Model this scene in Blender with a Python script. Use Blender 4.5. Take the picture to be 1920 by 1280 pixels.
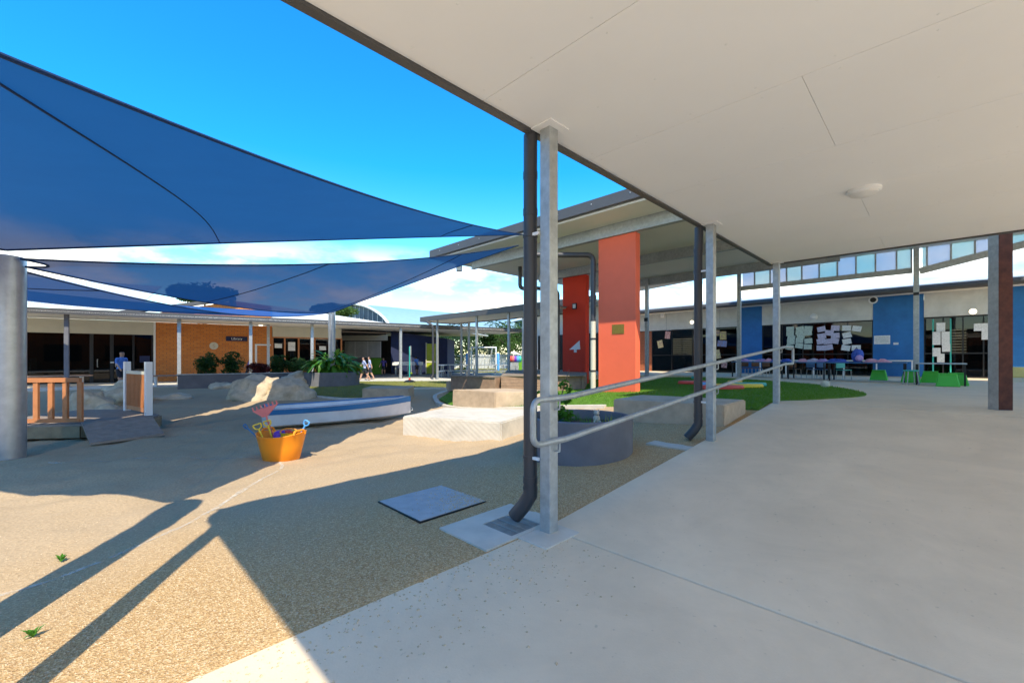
import bpy, bmesh, math, random
from mathutils import Vector, Matrix, noise
random.seed(7)
R = math.radians
for o in list(bpy.data.objects): bpy.data.objects.remove(o)
scene = bpy.context.scene
col = scene.collection
EYE = 1.29; FPX = 800.0; CX = 960.0; HZ = 672.0
# ---------------------------------------------------------------- camera
cam_d = bpy.data.cameras.new('camera'); cam = bpy.data.objects.new('camera', cam_d); col.objects.link(cam)
cam.location = (0, 0, EYE); cam.rotation_euler = (R(90), 0, 0)
cam_d.sensor_width = 36; cam_d.lens = 36 * FPX / 1920; cam_d.shift_y = (HZ - 640) / 1920
cam_d.clip_start = .02; cam_d.clip_end = 2000
scene.camera = cam
# ---------------------------------------------------------------- sky, sun, exposure
SUN_EL = R(51.5); SUN_AZ = math.atan2(.216, -.976)      # direction towards the sun, clockwise from +Y
sdir = Vector((math.sin(SUN_AZ) * math.cos(SUN_EL), math.cos(SUN_AZ) * math.cos(SUN_EL), math.sin(SUN_EL)))
w = bpy.data.worlds.new('World'); scene.world = w; w.use_nodes = True
nt = w.node_tree; nt.nodes.clear()
def N(t, ty, **k):
    n = t.nodes.new(ty)
    for a, b in k.items(): setattr(n, a, b)
    return n
out = N(nt, 'ShaderNodeOutputWorld'); bg = N(nt, 'ShaderNodeBackground'); sky = N(nt, 'ShaderNodeTexSky')
sky.sky_type = 'NISHITA'; sky.sun_disc = False; sky.sun_elevation = SUN_EL; sky.sun_rotation = SUN_AZ
sky.air_density = 1.0; sky.dust_density = .25; sky.ozone_density = 3.5
bg.inputs[1].default_value = .15
tc = N(nt, 'ShaderNodeTexCoord'); mp = N(nt, 'ShaderNodeMapping'); mp.inputs['Scale'].default_value = (3.2, 3.2, 8.5)
mp.inputs['Location'].default_value = (1.3, .4, .15)
no = N(nt, 'ShaderNodeTexNoise'); no.inputs['Scale'].default_value = 1.6; no.inputs['Detail'].default_value = 9; no.inputs['Roughness'].default_value = .55
sx = N(nt, 'ShaderNodeSeparateXYZ')
lo = N(nt, 'ShaderNodeMapRange'); lo.inputs[1].default_value = .25; lo.inputs[2].default_value = .13
th = N(nt, 'ShaderNodeMapRange'); th.interpolation_type = 'SMOOTHSTEP'; th.inputs[1].default_value = .40; th.inputs[2].default_value = .58
mu = N(nt, 'ShaderNodeMath', operation='MULTIPLY'); mx = N(nt, 'ShaderNodeMix', data_type='RGBA')
shade = N(nt, 'ShaderNodeMapRange'); shade.inputs[1].default_value = .5; shade.inputs[2].default_value = .8; shade.inputs[3].default_value = 4.8; shade.inputs[4].default_value = 7.4
L = nt.links.new
L(tc.outputs['Generated'], mp.inputs[0]); L(mp.outputs[0], no.inputs['Vector']); L(tc.outputs['Generated'], sx.inputs[0])
L(sx.outputs[2], lo.inputs[0]); L(no.outputs[0], th.inputs[0]); L(th.outputs[0], mu.inputs[0]); L(lo.outputs[0], mu.inputs[1])
L(no.outputs[0], shade.inputs[0])
cc = N(nt, 'ShaderNodeCombineColor'); L(shade.outputs[0], cc.inputs[0]); L(shade.outputs[0], cc.inputs[1])
m2 = N(nt, 'ShaderNodeMath', operation='MULTIPLY'); m2.inputs[1].default_value = 1.04; L(shade.outputs[0], m2.inputs[0]); L(m2.outputs[0], cc.inputs[2])
L(mu.outputs[0], mx.inputs[0]); hs = N(nt, 'ShaderNodeHueSaturation'); hs.inputs['Saturation'].default_value = 1.46; hs.inputs['Value'].default_value = 1.0; hs.inputs['Hue'].default_value = .505; L(sky.outputs[0], hs.inputs['Color']); L(hs.outputs[0], mx.inputs[6]); L(cc.outputs[0], mx.inputs[7]); L(mx.outputs[2], bg.inputs[0]); L(bg.outputs[0], out.inputs[0])
sl = bpy.data.lights.new('sun', 'SUN'); so = bpy.data.objects.new('sun', sl); col.objects.link(so)
sl.energy = 2.0; sl.angle = R(.53); sl.color = (1, .965, .91)
so.rotation_euler = sdir.to_track_quat('Z', 'Y').to_euler(); so.location = (5, -20, 30)
vs = scene.view_settings; vs.view_transform = 'Standard'; vs.look = 'None'; vs.gamma = 1; vs.use_curve_mapping = False
vs.exposure = 1.68
vs.use_white_balance = True; vs.white_balance_temperature = 8000; vs.white_balance_tint = 4
scene.cycles.max_bounces = 10; scene.cycles.diffuse_bounces = 6; scene.cycles.transparent_max_bounces = 16
# ---------------------------------------------------------------- coordinates
def at(px, py, y): return Vector(((px - CX) / FPX * y, y, EYE + (HZ - py) / FPX * y))
def gp(px, py, Z=0.0): return at(px, py, (EYE - Z) * FPX / (py - HZ))
def sd(s, d, z=0.0): return Vector(((s - d) / 2, (s + d) / 2, z))        # the yard's 45 degree grid
def dpx(px, s):                                                          # d of the point of line x+y=s seen in column px
    k = (px - CX) / FPX; return s * (1 - k) / (1 + k)
def sst(a, b, x):
    t = max(0, min(1, (x - a) / (b - a))); return t * t * (3 - 2 * t)
def g(x, y):                                                             # lie of the ground
    s = x + y; d = y - x
    ramp = .49 * max(0, min(1, (s - 3.5) / 9))
    up = max(8.2, 7 + 1.2 * (s - 4))
    return max(ramp * (1 - sst(3.2, up, d)) - .02 * sst(3.5, 6, s), .15 * sst(10, 18, y))
# ---------------------------------------------------------------- object helpers
def W(o):
    v = Vector(o.location)
    while o.parent: o = o.parent; v += Vector(o.location)
    return v
def tag(o, label=None, cat=None, group=None, kind=None):
    if label: o['label'] = label
    if cat: o['category'] = cat
    if group: o['group'] = group
    if kind: o['kind'] = kind
    return o
def thing(name, loc, label, cat, group=None):
    o = bpy.data.objects.new(name, None); o.empty_display_size = .1; col.objects.link(o); o.location = loc
    return tag(o, label, cat, group)
class MB:
    def __init__(s): s.v = []; s.f = []
    def quadbox(s, c8):
        b = len(s.v); s.v += [Vector(p) for p in c8]
        s.f += [[b+i for i in q] for q in ((3,2,1,0),(4,5,6,7),(0,1,5,4),(1,2,6,5),(2,3,7,6),(3,0,4,7))]; return s
    def box(s, x0, x1, y0, y1, z0, z1):
        return s.quadbox([(x0,y0,z0),(x1,y0,z0),(x1,y1,z0),(x0,y1,z0),(x0,y0,z1),(x1,y0,z1),(x1,y1,z1),(x0,y1,z1)])
    def prism(s, poly, z0, z1):
        """poly: list of xy; z0/z1 number or function(x,y)"""
        a = sum(poly[i][0]*poly[(i+1) % len(poly)][1]-poly[(i+1) % len(poly)][0]*poly[i][1] for i in range(len(poly)))
        if a < 0: poly = poly[::-1]
        f0 = z0 if callable(z0) else (lambda x, y: z0); f1 = z1 if callable(z1) else (lambda x, y: z1)
        n = len(poly); b = len(s.v)
        s.v += [Vector((p[0], p[1], f0(p[0], p[1]))) for p in poly] + [Vector((p[0], p[1], f1(p[0], p[1]))) for p in poly]
        s.f.append([b+i for i in range(n)][::-1]); s.f.append([b+n+i for i in range(n)])
        for i in range(n): j = (i+1) % n; s.f.append([b+i, b+j, b+n+j, b+n+i])
        return s
    def sdbox(s, s0, s1, d0, d1, z0, z1):
        return s.prism([sd(s0,d0)[:2], sd(s1,d0)[:2], sd(s1,d1)[:2], sd(s0,d1)[:2]], z0, z1)
    def beam(s, a, b, wx, wz, up=(0,0,1)):
        a = Vector(a); b = Vector(b); d = (b-a).normalized(); up = Vector(up)
        if abs(d.dot(up)) > .99: up = Vector((1,0,0)) if abs(d.x) < .9 else Vector((0,1,0))
        sx_ = d.cross(up).normalized()*wx/2; sz_ = sx_.cross(d).normalized()*wz/2
        return s.quadbox([a-sx_-sz_, a+sx_-sz_, b+sx_-sz_, b-sx_-sz_, a-sx_+sz_, a+sx_+sz_, b+sx_+sz_, b-sx_+sz_])
    def tube(s, pts, r, n=10, cap=True):
        pts = [Vector(p) for p in pts]; b0 = len(s.v); rs = r if isinstance(r, (list, tuple)) else [r]*len(pts)
        prev = None
        for i, p in enumerate(pts):
            t = (pts[min(i+1, len(pts)-1)] - pts[max(i-1, 0)]).normalized()
            if prev is None:
                u = t.cross(Vector((0,0,1)));  u = u if u.length > .05 else t.cross(Vector((0,1,0)))
            else: u = prev - t*prev.dot(t)
            u.normalize(); prev = u; v = t.cross(u)
            for k in range(n):
                a = 2*math.pi*k/n; s.v.append(p + (u*math.cos(a)+v*math.sin(a))*rs[i])
        for i in range(len(pts)-1):
            for k in range(n):
                k2 = (k+1) % n; a = b0+i*n; s.f.append([a+k, a+n+k, a+n+k2, a+k2])
        if cap:
            s.f.append([b0+k for k in range(n)]); s.f.append([b0+(len(pts)-1)*n+k for k in range(n)][::-1])
        return s
    def lathe(s, c, prof, n=32, sxy=(1,1), rot=0):
        c = Vector(c); b = len(s.v)
        for r, z in prof:
            for k in range(n):
                a = 2*math.pi*k/n; x, y = r*math.cos(a)*sxy[0], r*math.sin(a)*sxy[1]
                s.v.append(c + Vector((x*math.cos(rot)-y*math.sin(rot), x*math.sin(rot)+y*math.cos(rot), z)))
        for i in range(len(prof)-1):
            for k in range(n):
                k2 = (k+1) % n; s.f.append([b+i*n+k, b+i*n+k2, b+(i+1)*n+k2, b+(i+1)*n+k])
        if prof[0][0] > 1e-4: s.f.append([b+k for k in range(n)][::-1])
        if prof[-1][0] > 1e-4: s.f.append([b+(len(prof)-1)*n+k for k in range(n)])
        return s
    def grid(s, nu, nv, fn):
        b = len(s.v)
        for j in range(nv+1):
            for i in range(nu+1): s.v.append(Vector(fn(i/nu, j/nv)))
        for j in range(nv):
            for i in range(nu): a = b+j*(nu+1)+i; s.f.append([a, a+1, a+nu+2, a+nu+1])
        return s
    def blob(s, c, r, seed=0, amp=.25, n=10, m=14, flat=0, fr=1.2):
        c = Vector(c); r = Vector(r) if not isinstance(r, (int, float)) else Vector((r, r, r)); b = len(s.v)
        for i in range(n+1):
            th_ = math.pi*i/n
            for k in range(m):
                ph = 2*math.pi*k/m; d = Vector((math.sin(th_)*math.cos(ph), math.sin(th_)*math.sin(ph), -math.cos(th_)))
                f = 1 + amp*noise.noise(d*fr + Vector((seed*3.7, seed*1.3, seed))) + amp*.4*noise.noise(d*fr*2.6+Vector((seed, 5, 2)))
                s.v.append(c + Vector((d.x*r.x*f, d.y*r.y*f, d.z*r.z*f)))
        for i in range(n):
            for k in range(m): k2 = (k+1) % m; s.f.append([b+i*m+k, b+i*m+k2, b+(i+1)*m+k2, b+(i+1)*m+k])
        return s
    def build(s, name, mat, parent=None, smooth=False, bevel=0, mats=None):
        if parent: off = W(parent)
        else:
            xs = [v.x for v in s.v]; ys = [v.y for v in s.v]
            off = Vector(((min(xs)+max(xs))/2, (min(ys)+max(ys))/2, min(v.z for v in s.v)))
        me = bpy.data.meshes.new(name); me.from_pydata([v-off for v in s.v], [], s.f)
        bm = bmesh.new(); bm.from_mesh(me); bmesh.ops.recalc_face_normals(bm, faces=bm.faces)
        bm.to_mesh(me); bm.free()
        if mat: me.materials.append(mat)
        o = bpy.data.objects.new(name, me); col.objects.link(o)
        if parent: o.parent = parent
        else: o.location = off
        if smooth:
            for p in me.polygons: p.use_smooth = True
            if smooth != 'all': me.set_sharp_from_angle(angle=R(40))
        if bevel:
            m = o.modifiers.new('bevel', 'BEVEL'); m.width = bevel; m.segments = 2; m.limit_method = 'ANGLE'
        return o
def copy_tree(o, parent=None, dloc=None):
    c = o.copy(); col.objects.link(c); c.parent = parent
    if dloc is not None: c.location = Vector(o.location) + Vector(dloc)
    for ch in o.children: copy_tree(ch, c)
    return c
def fillet(pts, r, n=6):
    pts = [Vector(p) for p in pts]; o = [pts[0]]
    for i in range(1, len(pts)-1):
        a, b, c = pts[i-1], pts[i], pts[i+1]; d1 = (a-b).normalized(); d2 = (c-b).normalized()
        rr = min(r, (a-b).length*.49, (c-b).length*.49)
        for k in range(n+1):
            t = k/n; p0 = b+d1*rr; p2 = b+d2*rr; o.append(p0*(1-t)**2 + b*2*t*(1-t) + p2*t*t)
    return o + [pts[-1]]
# ---------------------------------------------------------------- materials
def mat(name, c, rough=.6, metal=0, var=.12, vs=2.5, bump=0, bs=60, c2=None, spec=.4, det=6):
    m = bpy.data.materials.new(name); m.use_nodes = True; t = m.node_tree; p = t.nodes['Principled BSDF']
    p.inputs['Roughness'].default_value = rough; p.inputs['Metallic'].default_value = metal; p.inputs['Specular IOR Level'].default_value = spec
    tcn = N(t, 'ShaderNodeNewGeometry'); nz = N(t, 'ShaderNodeTexNoise'); nz.inputs['Scale'].default_value = vs; nz.inputs['Detail'].default_value = det
    nz.inputs['Roughness'].default_value = .62
    t.links.new(tcn.outputs['Position'], nz.inputs['Vector'])
    rmp = N(t, 'ShaderNodeMapRange'); rmp.inputs[1].default_value = .3; rmp.inputs[2].default_value = .7; t.links.new(nz.outputs[0], rmp.inputs[0])
    mi = N(t, 'ShaderNodeMix', data_type='RGBA')
    a = tuple(x*(1-var) for x in c); b = c2 if c2 else tuple(min(1, x*(1+var)) for x in c)
    mi.inputs[6].default_value = (*a, 1); mi.inputs[7].default_value = (*b, 1)
    t.links.new(rmp.outputs[0], mi.inputs[0]); t.links.new(mi.outputs[2], p.inputs['Base Color'])
    if bump:
        nb = N(t, 'ShaderNodeTexNoise'); nb.inputs['Scale'].default_value = bs; nb.inputs['Detail'].default_value = 4
        t.links.new(tcn.outputs['Position'], nb.inputs['Vector'])
        bn = N(t, 'ShaderNodeBump'); bn.inputs['Strength'].default_value = bump; bn.inputs['Distance'].default_value = .02
        t.links.new(nb.outputs[0], bn.inputs['Height']); t.links.new(bn.outputs[0], p.inputs['Normal'])
    return m
def stripes(m, vec, scale, strength=.4, dist=.02, wave='SIN'):
    """ribs (corrugation, saw marks) as fine relief along a world direction"""
    t = m.node_tree; p = t.nodes['Principled BSDF']; ge = N(t, 'ShaderNodeNewGeometry'); dt = N(t, 'ShaderNodeVectorMath', operation='DOT_PRODUCT')
    dt.inputs[1].default_value = vec; t.links.new(ge.outputs['Position'], dt.inputs[0])
    ml = N(t, 'ShaderNodeMath', operation='MULTIPLY'); ml.inputs[1].default_value = scale; t.links.new(dt.outputs['Value'], ml.inputs[0])
    sn = N(t, 'ShaderNodeMath', operation='SINE'); t.links.new(ml.outputs[0], sn.inputs[0])
    bn = N(t, 'ShaderNodeBump'); bn.inputs['Strength'].default_value = strength; bn.inputs['Distance'].default_value = dist
    t.links.new(sn.outputs[0], bn.inputs['Height']); t.links.new(bn.outputs[0], p.inputs['Normal']); return m
def brick(name, dirv, c1, c2, mortar):
    m = bpy.data.materials.new(name); m.use_nodes = True; t = m.node_tree; p = t.nodes['Principled BSDF']; p.inputs['Roughness'].default_value = .85
    ge = N(t, 'ShaderNodeNewGeometry'); dt = N(t, 'ShaderNodeVectorMath', operation='DOT_PRODUCT'); dt.inputs[1].default_value = dirv
    se = N(t, 'ShaderNodeSeparateXYZ'); cb = N(t, 'ShaderNodeCombineXYZ'); br = N(t, 'ShaderNodeTexBrick')
    t.links.new(ge.outputs['Position'], dt.inputs[0]); t.links.new(ge.outputs['Position'], se.inputs[0])
    t.links.new(dt.outputs['Value'], cb.inputs[0]); t.links.new(se.outputs[2], cb.inputs[1]); t.links.new(cb.outputs[0], br.inputs['Vector'])
    br.inputs['Color1'].default_value = (*c1, 1); br.inputs['Color2'].default_value = (*c2, 1); br.inputs['Mortar'].default_value = (*mortar, 1)
    br.inputs['Scale'].default_value = 1; br.inputs['Brick Width'].default_value = .27; br.inputs['Row Height'].default_value = .1
    br.inputs['Mortar Size'].default_value = .009; br.inputs['Bias'].default_value = -.1
    t.links.new(br.outputs['Color'], p.inputs['Base Color'])
    bn = N(t, 'ShaderNodeBump'); bn.inputs['Strength'].default_value = .6; bn.inputs['Distance'].default_value = .01; bn.invert = True
    t.links.new(br.outputs['Fac'], bn.inputs['Height']); t.links.new(bn.outputs[0], p.inputs['Normal']); return m
def glass(name, tint=(.6,.65,.65), tr=.55, rough=.02):
    m = bpy.data.materials.new(name); m.use_nodes = True; t = m.node_tree; t.nodes.clear()
    o = N(t, 'ShaderNodeOutputMaterial'); mixn = N(t, 'ShaderNodeMixShader'); tr_ = N(t, 'ShaderNodeBsdfTransparent'); gl = N(t, 'ShaderNodeBsdfGlossy'); fr = N(t, 'ShaderNodeFresnel')
    tr_.inputs[0].default_value = (*[x*tr for x in tint], 1); gl.inputs['Roughness'].default_value = rough; fr.inputs[0].default_value = 1.5
    gb = N(t, 'ShaderNodeNewGeometry'); iv = N(t, 'ShaderNodeMath', operation='SUBTRACT'); iv.inputs[0].default_value = 1; t.links.new(gb.outputs['Backfacing'], iv.inputs[1]); mf = N(t, 'ShaderNodeMath', operation='MULTIPLY'); t.links.new(fr.outputs[0], mf.inputs[0]); t.links.new(iv.outputs[0], mf.inputs[1])
    t.links.new(mf.outputs[0], mixn.inputs[0]); t.links.new(tr_.outputs[0], mixn.inputs[1]); t.links.new(gl.outputs[0], mixn.inputs[2]); t.links.new(mixn.outputs[0], o.inputs[0]); return m
def translucent(name, c, ct, f=.4, clear=.0, rough=.8, weave=0):
    m = bpy.data.materials.new(name); m.use_nodes = True; t = m.node_tree; p = t.nodes['Principled BSDF']; o = t.nodes['Material Output']
    p.inputs['Roughness'].default_value = rough; p.inputs['Specular IOR Level'].default_value = .2
    ge = N(t, 'ShaderNodeNewGeometry'); nz = N(t, 'ShaderNodeTexNoise'); nz.inputs['Scale'].default_value = 1.6; nz.inputs['Detail'].default_value = 8
    t.links.new(ge.outputs['Position'], nz.inputs['Vector']); mi = N(t, 'ShaderNodeMix', data_type='RGBA')
    mi.inputs[6].default_value = (*[x*.8 for x in c], 1); mi.inputs[7].default_value = (*[x*1.2 for x in c], 1); t.links.new(nz.outputs[0], mi.inputs[0]); t.links.new(mi.outputs[2], p.inputs['Base Color'])
    tl = N(t, 'ShaderNodeBsdfTranslucent'); tl.inputs[0].default_value = (*ct, 1); ms = N(t, 'ShaderNodeMixShader'); ms.inputs[0].default_value = f
    t.links.new(p.outputs[0], ms.inputs[1]); t.links.new(tl.outputs[0], ms.inputs[2])
    tp = N(t, 'ShaderNodeBsdfTransparent'); m3 = N(t, 'ShaderNodeMixShader'); m3.inputs[0].default_value = clear
    t.links.new(ms.outputs[0], m3.inputs[1]); t.links.new(tp.outputs[0], m3.inputs[2]); t.links.new(m3.outputs[0], o.inputs[0]); return m
def emit(name, c, s):
    m = mat(name, c, .4); p = m.node_tree.nodes['Principled BSDF']; p.inputs['Emission Color'].default_value = (*c, 1); p.inputs['Emission Strength'].default_value = s; return m
UD = (.7071, .7071, 0); VD = (.7071, -.7071, 0)
K = {}
K['concrete'] = mat('concrete', (.72,.58,.42), .75, var=.07, vs=1.1, bump=.1, bs=90, det=12)
def wear(m, amt=.21, sc=.55, spots=True):
    t = m.node_tree; p = t.nodes['Principled BSDF']; src = p.inputs['Base Color'].links[0].from_socket; ge = N(t, 'ShaderNodeNewGeometry')
    n1 = N(t, 'ShaderNodeTexNoise'); n1.inputs['Scale'].default_value = sc; n1.inputs['Detail'].default_value = 12; n1.inputs['Roughness'].default_value = .7; n1.inputs['Distortion'].default_value = .6; t.links.new(ge.outputs['Position'], n1.inputs['Vector'])
    r1 = N(t, 'ShaderNodeMapRange'); r1.inputs[1].default_value = .35; r1.inputs[2].default_value = .65; r1.inputs[3].default_value = 1-amt; r1.inputs[4].default_value = 1+amt*.4; t.links.new(n1.outputs[0], r1.inputs[0])
    n2 = N(t, 'ShaderNodeTexNoise'); n2.inputs['Scale'].default_value = 26; n2.inputs['Detail'].default_value = 3; t.links.new(ge.outputs['Position'], n2.inputs['Vector'])
    r2 = N(t, 'ShaderNodeMapRange'); r2.inputs[1].default_value = .68; r2.inputs[2].default_value = .76; r2.inputs[3].default_value = 1; r2.inputs[4].default_value = .72 if spots else 1; t.links.new(n2.outputs[0], r2.inputs[0])
    mm = N(t, 'ShaderNodeMath', operation='MULTIPLY'); t.links.new(r1.outputs[0], mm.inputs[0]); t.links.new(r2.outputs[0], mm.inputs[1])
    mx_ = N(t, 'ShaderNodeMix', data_type='RGBA', blend_type='MULTIPLY'); mx_.inputs[0].default_value = 1; t.links.new(src, mx_.inputs[6]); t.links.new(mm.outputs[0], mx_.inputs[7]); t.links.new(mx_.outputs[2], p.inputs['Base Color']); return m
wear(K['concrete'], .09, 1.3)
K['concrete_new'] = mat('concrete_pale', (.56,.52,.45), .8, var=.1, vs=4, bump=.15, bs=80)
K['sandstone'] = mat('sandstone', (.50,.38,.27), .9, var=.16, vs=3.5, bump=.5, bs=22)
K['sandstone_pale'] = mat('sandstone_pale', (.58,.53,.46), .9, var=.12, vs=3.5, bump=.5, bs=22)
K['rock'] = mat('boulder', (.52,.42,.30), .9, var=.32, vs=3.6, bump=1.0, bs=9, det=12)
K['galv'] = mat('galvanised_steel', (.42,.44,.44), .5, .55, var=.18, vs=14, bump=.03, bs=50)
K['galv_pole'] = mat('galvanised_pole', (.50,.51,.52), .38, .75, var=.14, vs=6)
K['charcoal'] = mat('charcoal_paint', (.045,.045,.05), .4, var=.08, spec=.5)
K['fascia'] = mat('fascia_grey', (.075,.072,.072), .45, var=.06)
K['soffit'] = mat('soffit_white', (.83,.82,.81), .55, var=.025, vs=.6)
K['soffit2'] = mat('soffit_cream', (.74,.71,.65), .6, var=.03, vs=.6)
K['white'] = mat('white_paint', (.78,.78,.77), .5, var=.04)
K['offwhite'] = mat('offwhite_cladding', (.60,.60,.57), .6, var=.04)
K['roofwhite'] = stripes(mat('white_metal_roof', (.72,.73,.74), .4, .2, var=.04), UD, 60, .5)
K['roofgrey'] = stripes(mat('grey_metal_roof', (.20,.20,.20), .45, .2, var=.06), (1,.2,0), 50, .4)
K['red'] = mat('red_render', (.74,.045,.018), .75, var=.04, bump=.1, bs=120)
K['coral'] = mat('coral_render', (.90,.15,.075), .75, var=.03, bump=.1, bs=120)
K['blue'] = mat('blue_cladding', (.006,.15,.42), .5, var=.1)
K['navy'] = mat('navy_render', (.012,.022,.075), .7, var=.1)
K['bluegrey'] = mat('planter_grey', (.155,.155,.175), .7, var=.12, vs=3, bump=.12, bs=60)
K['timber'] = mat('deck_timber', (.33,.205,.145), .7, var=.2, vs=7, bump=.15, bs=40)
K['timber_grey'] = mat('weathered_timber', (.27,.215,.175), .8, var=.2, vs=8, bump=.2, bs=50)
K['timber_orange'] = mat('orange_timber', (.50,.19,.075), .6, var=.12, vs=9)
K['timber_beam'] = mat('rough_beam', (.27,.20,.12), .85, var=.25, vs=6, bump=.3, bs=40)
K['rust'] = mat('rust_steel', (.075,.02,.012), .7, .2, var=.35, vs=9, c2=(.12,.035,.02))
K['brickL'] = brick('orange_brick', (.84,.54,0), (.68,.235,.055), (.58,.175,.04), (.30,.14,.07))
K['brickR'] = brick('red_brick', VD, (.42,.12,.05), (.36,.095,.04), (.18,.09,.06))
K['glassdark'] = glass('door_glass', tr=.34)
K['glassteal'] = translucent('teal_glass', (.50,.85,.85), (.55,.92,.92), .7, .35, .15)
K['glassblue'] = translucent('pale_blue_glass', (.62,.72,.92), (.66,.78,.98), .7, .35, .15)
K['black'] = mat('black_metal', (.012,.012,.013), .4)
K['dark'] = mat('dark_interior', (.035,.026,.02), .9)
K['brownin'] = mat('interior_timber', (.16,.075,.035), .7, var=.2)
K['lime'] = mat('lime_door', (.36,.42,.03), .5)
K['green'] = mat('green_plastic', (.05,.50,.06), .45, var=.06)
K['greentile'] = mat('green_tile', (.13,.34,.03), .35, var=.15, vs=9)
K['teal'] = mat('teal_plastic', (.02,.42,.36), .4)
K['yellow'] = mat('yellow_plastic', (.82,.55,.04), .4)
K['orange'] = mat('orange_tub_plastic', (.90,.28,.02), .42, var=.04)
K['redp'] = mat('red_plastic', (.70,.07,.05), .4)
K['pinkp'] = mat('faded_red_plastic', (.62,.16,.15), .5)
K['bluep'] = mat('blue_plastic', (.07,.33,.72), .4)
K['navyp'] = mat('dull_blue_plastic', (.04,.15,.30), .5)
K['purple'] = mat('purple_plastic', (.16,.04,.42), .4)
K['boatblue'] = mat('boat_blue', (.015,.16,.38), .45, var=.12)
K['boatwhite'] = mat('boat_white', (.66,.67,.68), .4, var=.07, vs=3)
K['sail'] = translucent('shade_cloth_blue', (.001,.088,.29), (.004,.085,.28), .25, .045)
K['seam'] = mat('seam_webbing', (.006,.03,.09), .8)
K['soil'] = mat('soil', (.06,.04,.025), .95, var=.3, vs=20, bump=.6, bs=40)
K['leafA'] = translucent('broad_leaf', (.06,.20,.025), (.16,.38,.04), .3, 0, .4)
K['leafY'] = translucent('yellow_green_leaf', (.26,.34,.04), (.42,.5,.06), .3, 0, .4)
K['leafD'] = translucent('dark_shrub_leaf', (.03,.075,.018), (.06,.15,.02), .25, 0, .5)
K['leafM'] = translucent('tree_leaf', (.07,.13,.03), (.13,.22,.04), .3, 0, .5)
K['leafR'] = translucent('red_shrub_leaf', (.13,.025,.02), (.22,.03,.02), .25, 0, .5)
K['bark'] = mat('bark', (.12,.09,.06), .9, var=.3, vs=10, bump=.5, bs=30)
K['lamp'] = emit('lamp_and_louvre_glow', (1,.9,.75), .9)
K['lampoff'] = mat('opal_diffuser', (.72,.71,.69), .35, var=.02)
K['brass'] = mat('brass_plaque', (.30,.22,.05), .45, .5, var=.2, vs=30)
K['paper'] = mat('paper', (.72,.72,.70), .8, var=.22, vs=22)
K['paper2'] = mat('paper_lilac', (.52,.48,.62), .8, var=.25, vs=18)
K['paper3'] = mat('paper_green', (.50,.58,.50), .8, var=.25, vs=18)
K['pink'] = mat('pink_cloth', (.72,.35,.42), .85, var=.2, vs=25)
K['lilac'] = mat('lilac_cloth', (.45,.30,.55), .85, var=.25, vs=25)
K['bluecl'] = mat('blue_cloth', (.04,.10,.42), .85, var=.4, vs=18)
K['skin'] = mat('skin', (.50,.29,.20), .6)
K['skind'] = mat('skin_dark', (.26,.14,.09), .6)
K['hair'] = mat('hair', (.025,.016,.012), .6)
K['shirtblue'] = mat('shirt_blue', (.07,.22,.60), .85)
K['shirtpale'] = mat('shirt_pale_blue', (.34,.40,.62), .85)
K['shirtpurple'] = mat('shirt_purple', (.10,.07,.30), .85)
K['shorts'] = mat('dark_shorts', (.018,.02,.03), .85)
K['cream'] = mat('cream_paint', (.58,.55,.45), .6, var=.04)
K['ybench'] = mat('yellow_bench', (.66,.54,.20), .5)
K['vault'] = stripes(mat('blue_vault_roof', (.27,.42,.49), .45, .1, var=.05), VD, 12, .3)
K['vaultd'] = mat('vault_end', (.07,.12,.17), .6)
K['chalk'] = mat('chalk_line', (.70,.64,.55), .95, var=.2, vs=14)
for k_ in ('galv','galv_pole','bluegrey','blue','boatwhite','sandstone','sandstone_pale','navy','offwhite'): wear(K[k_], .13, 1.6, False)
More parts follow.
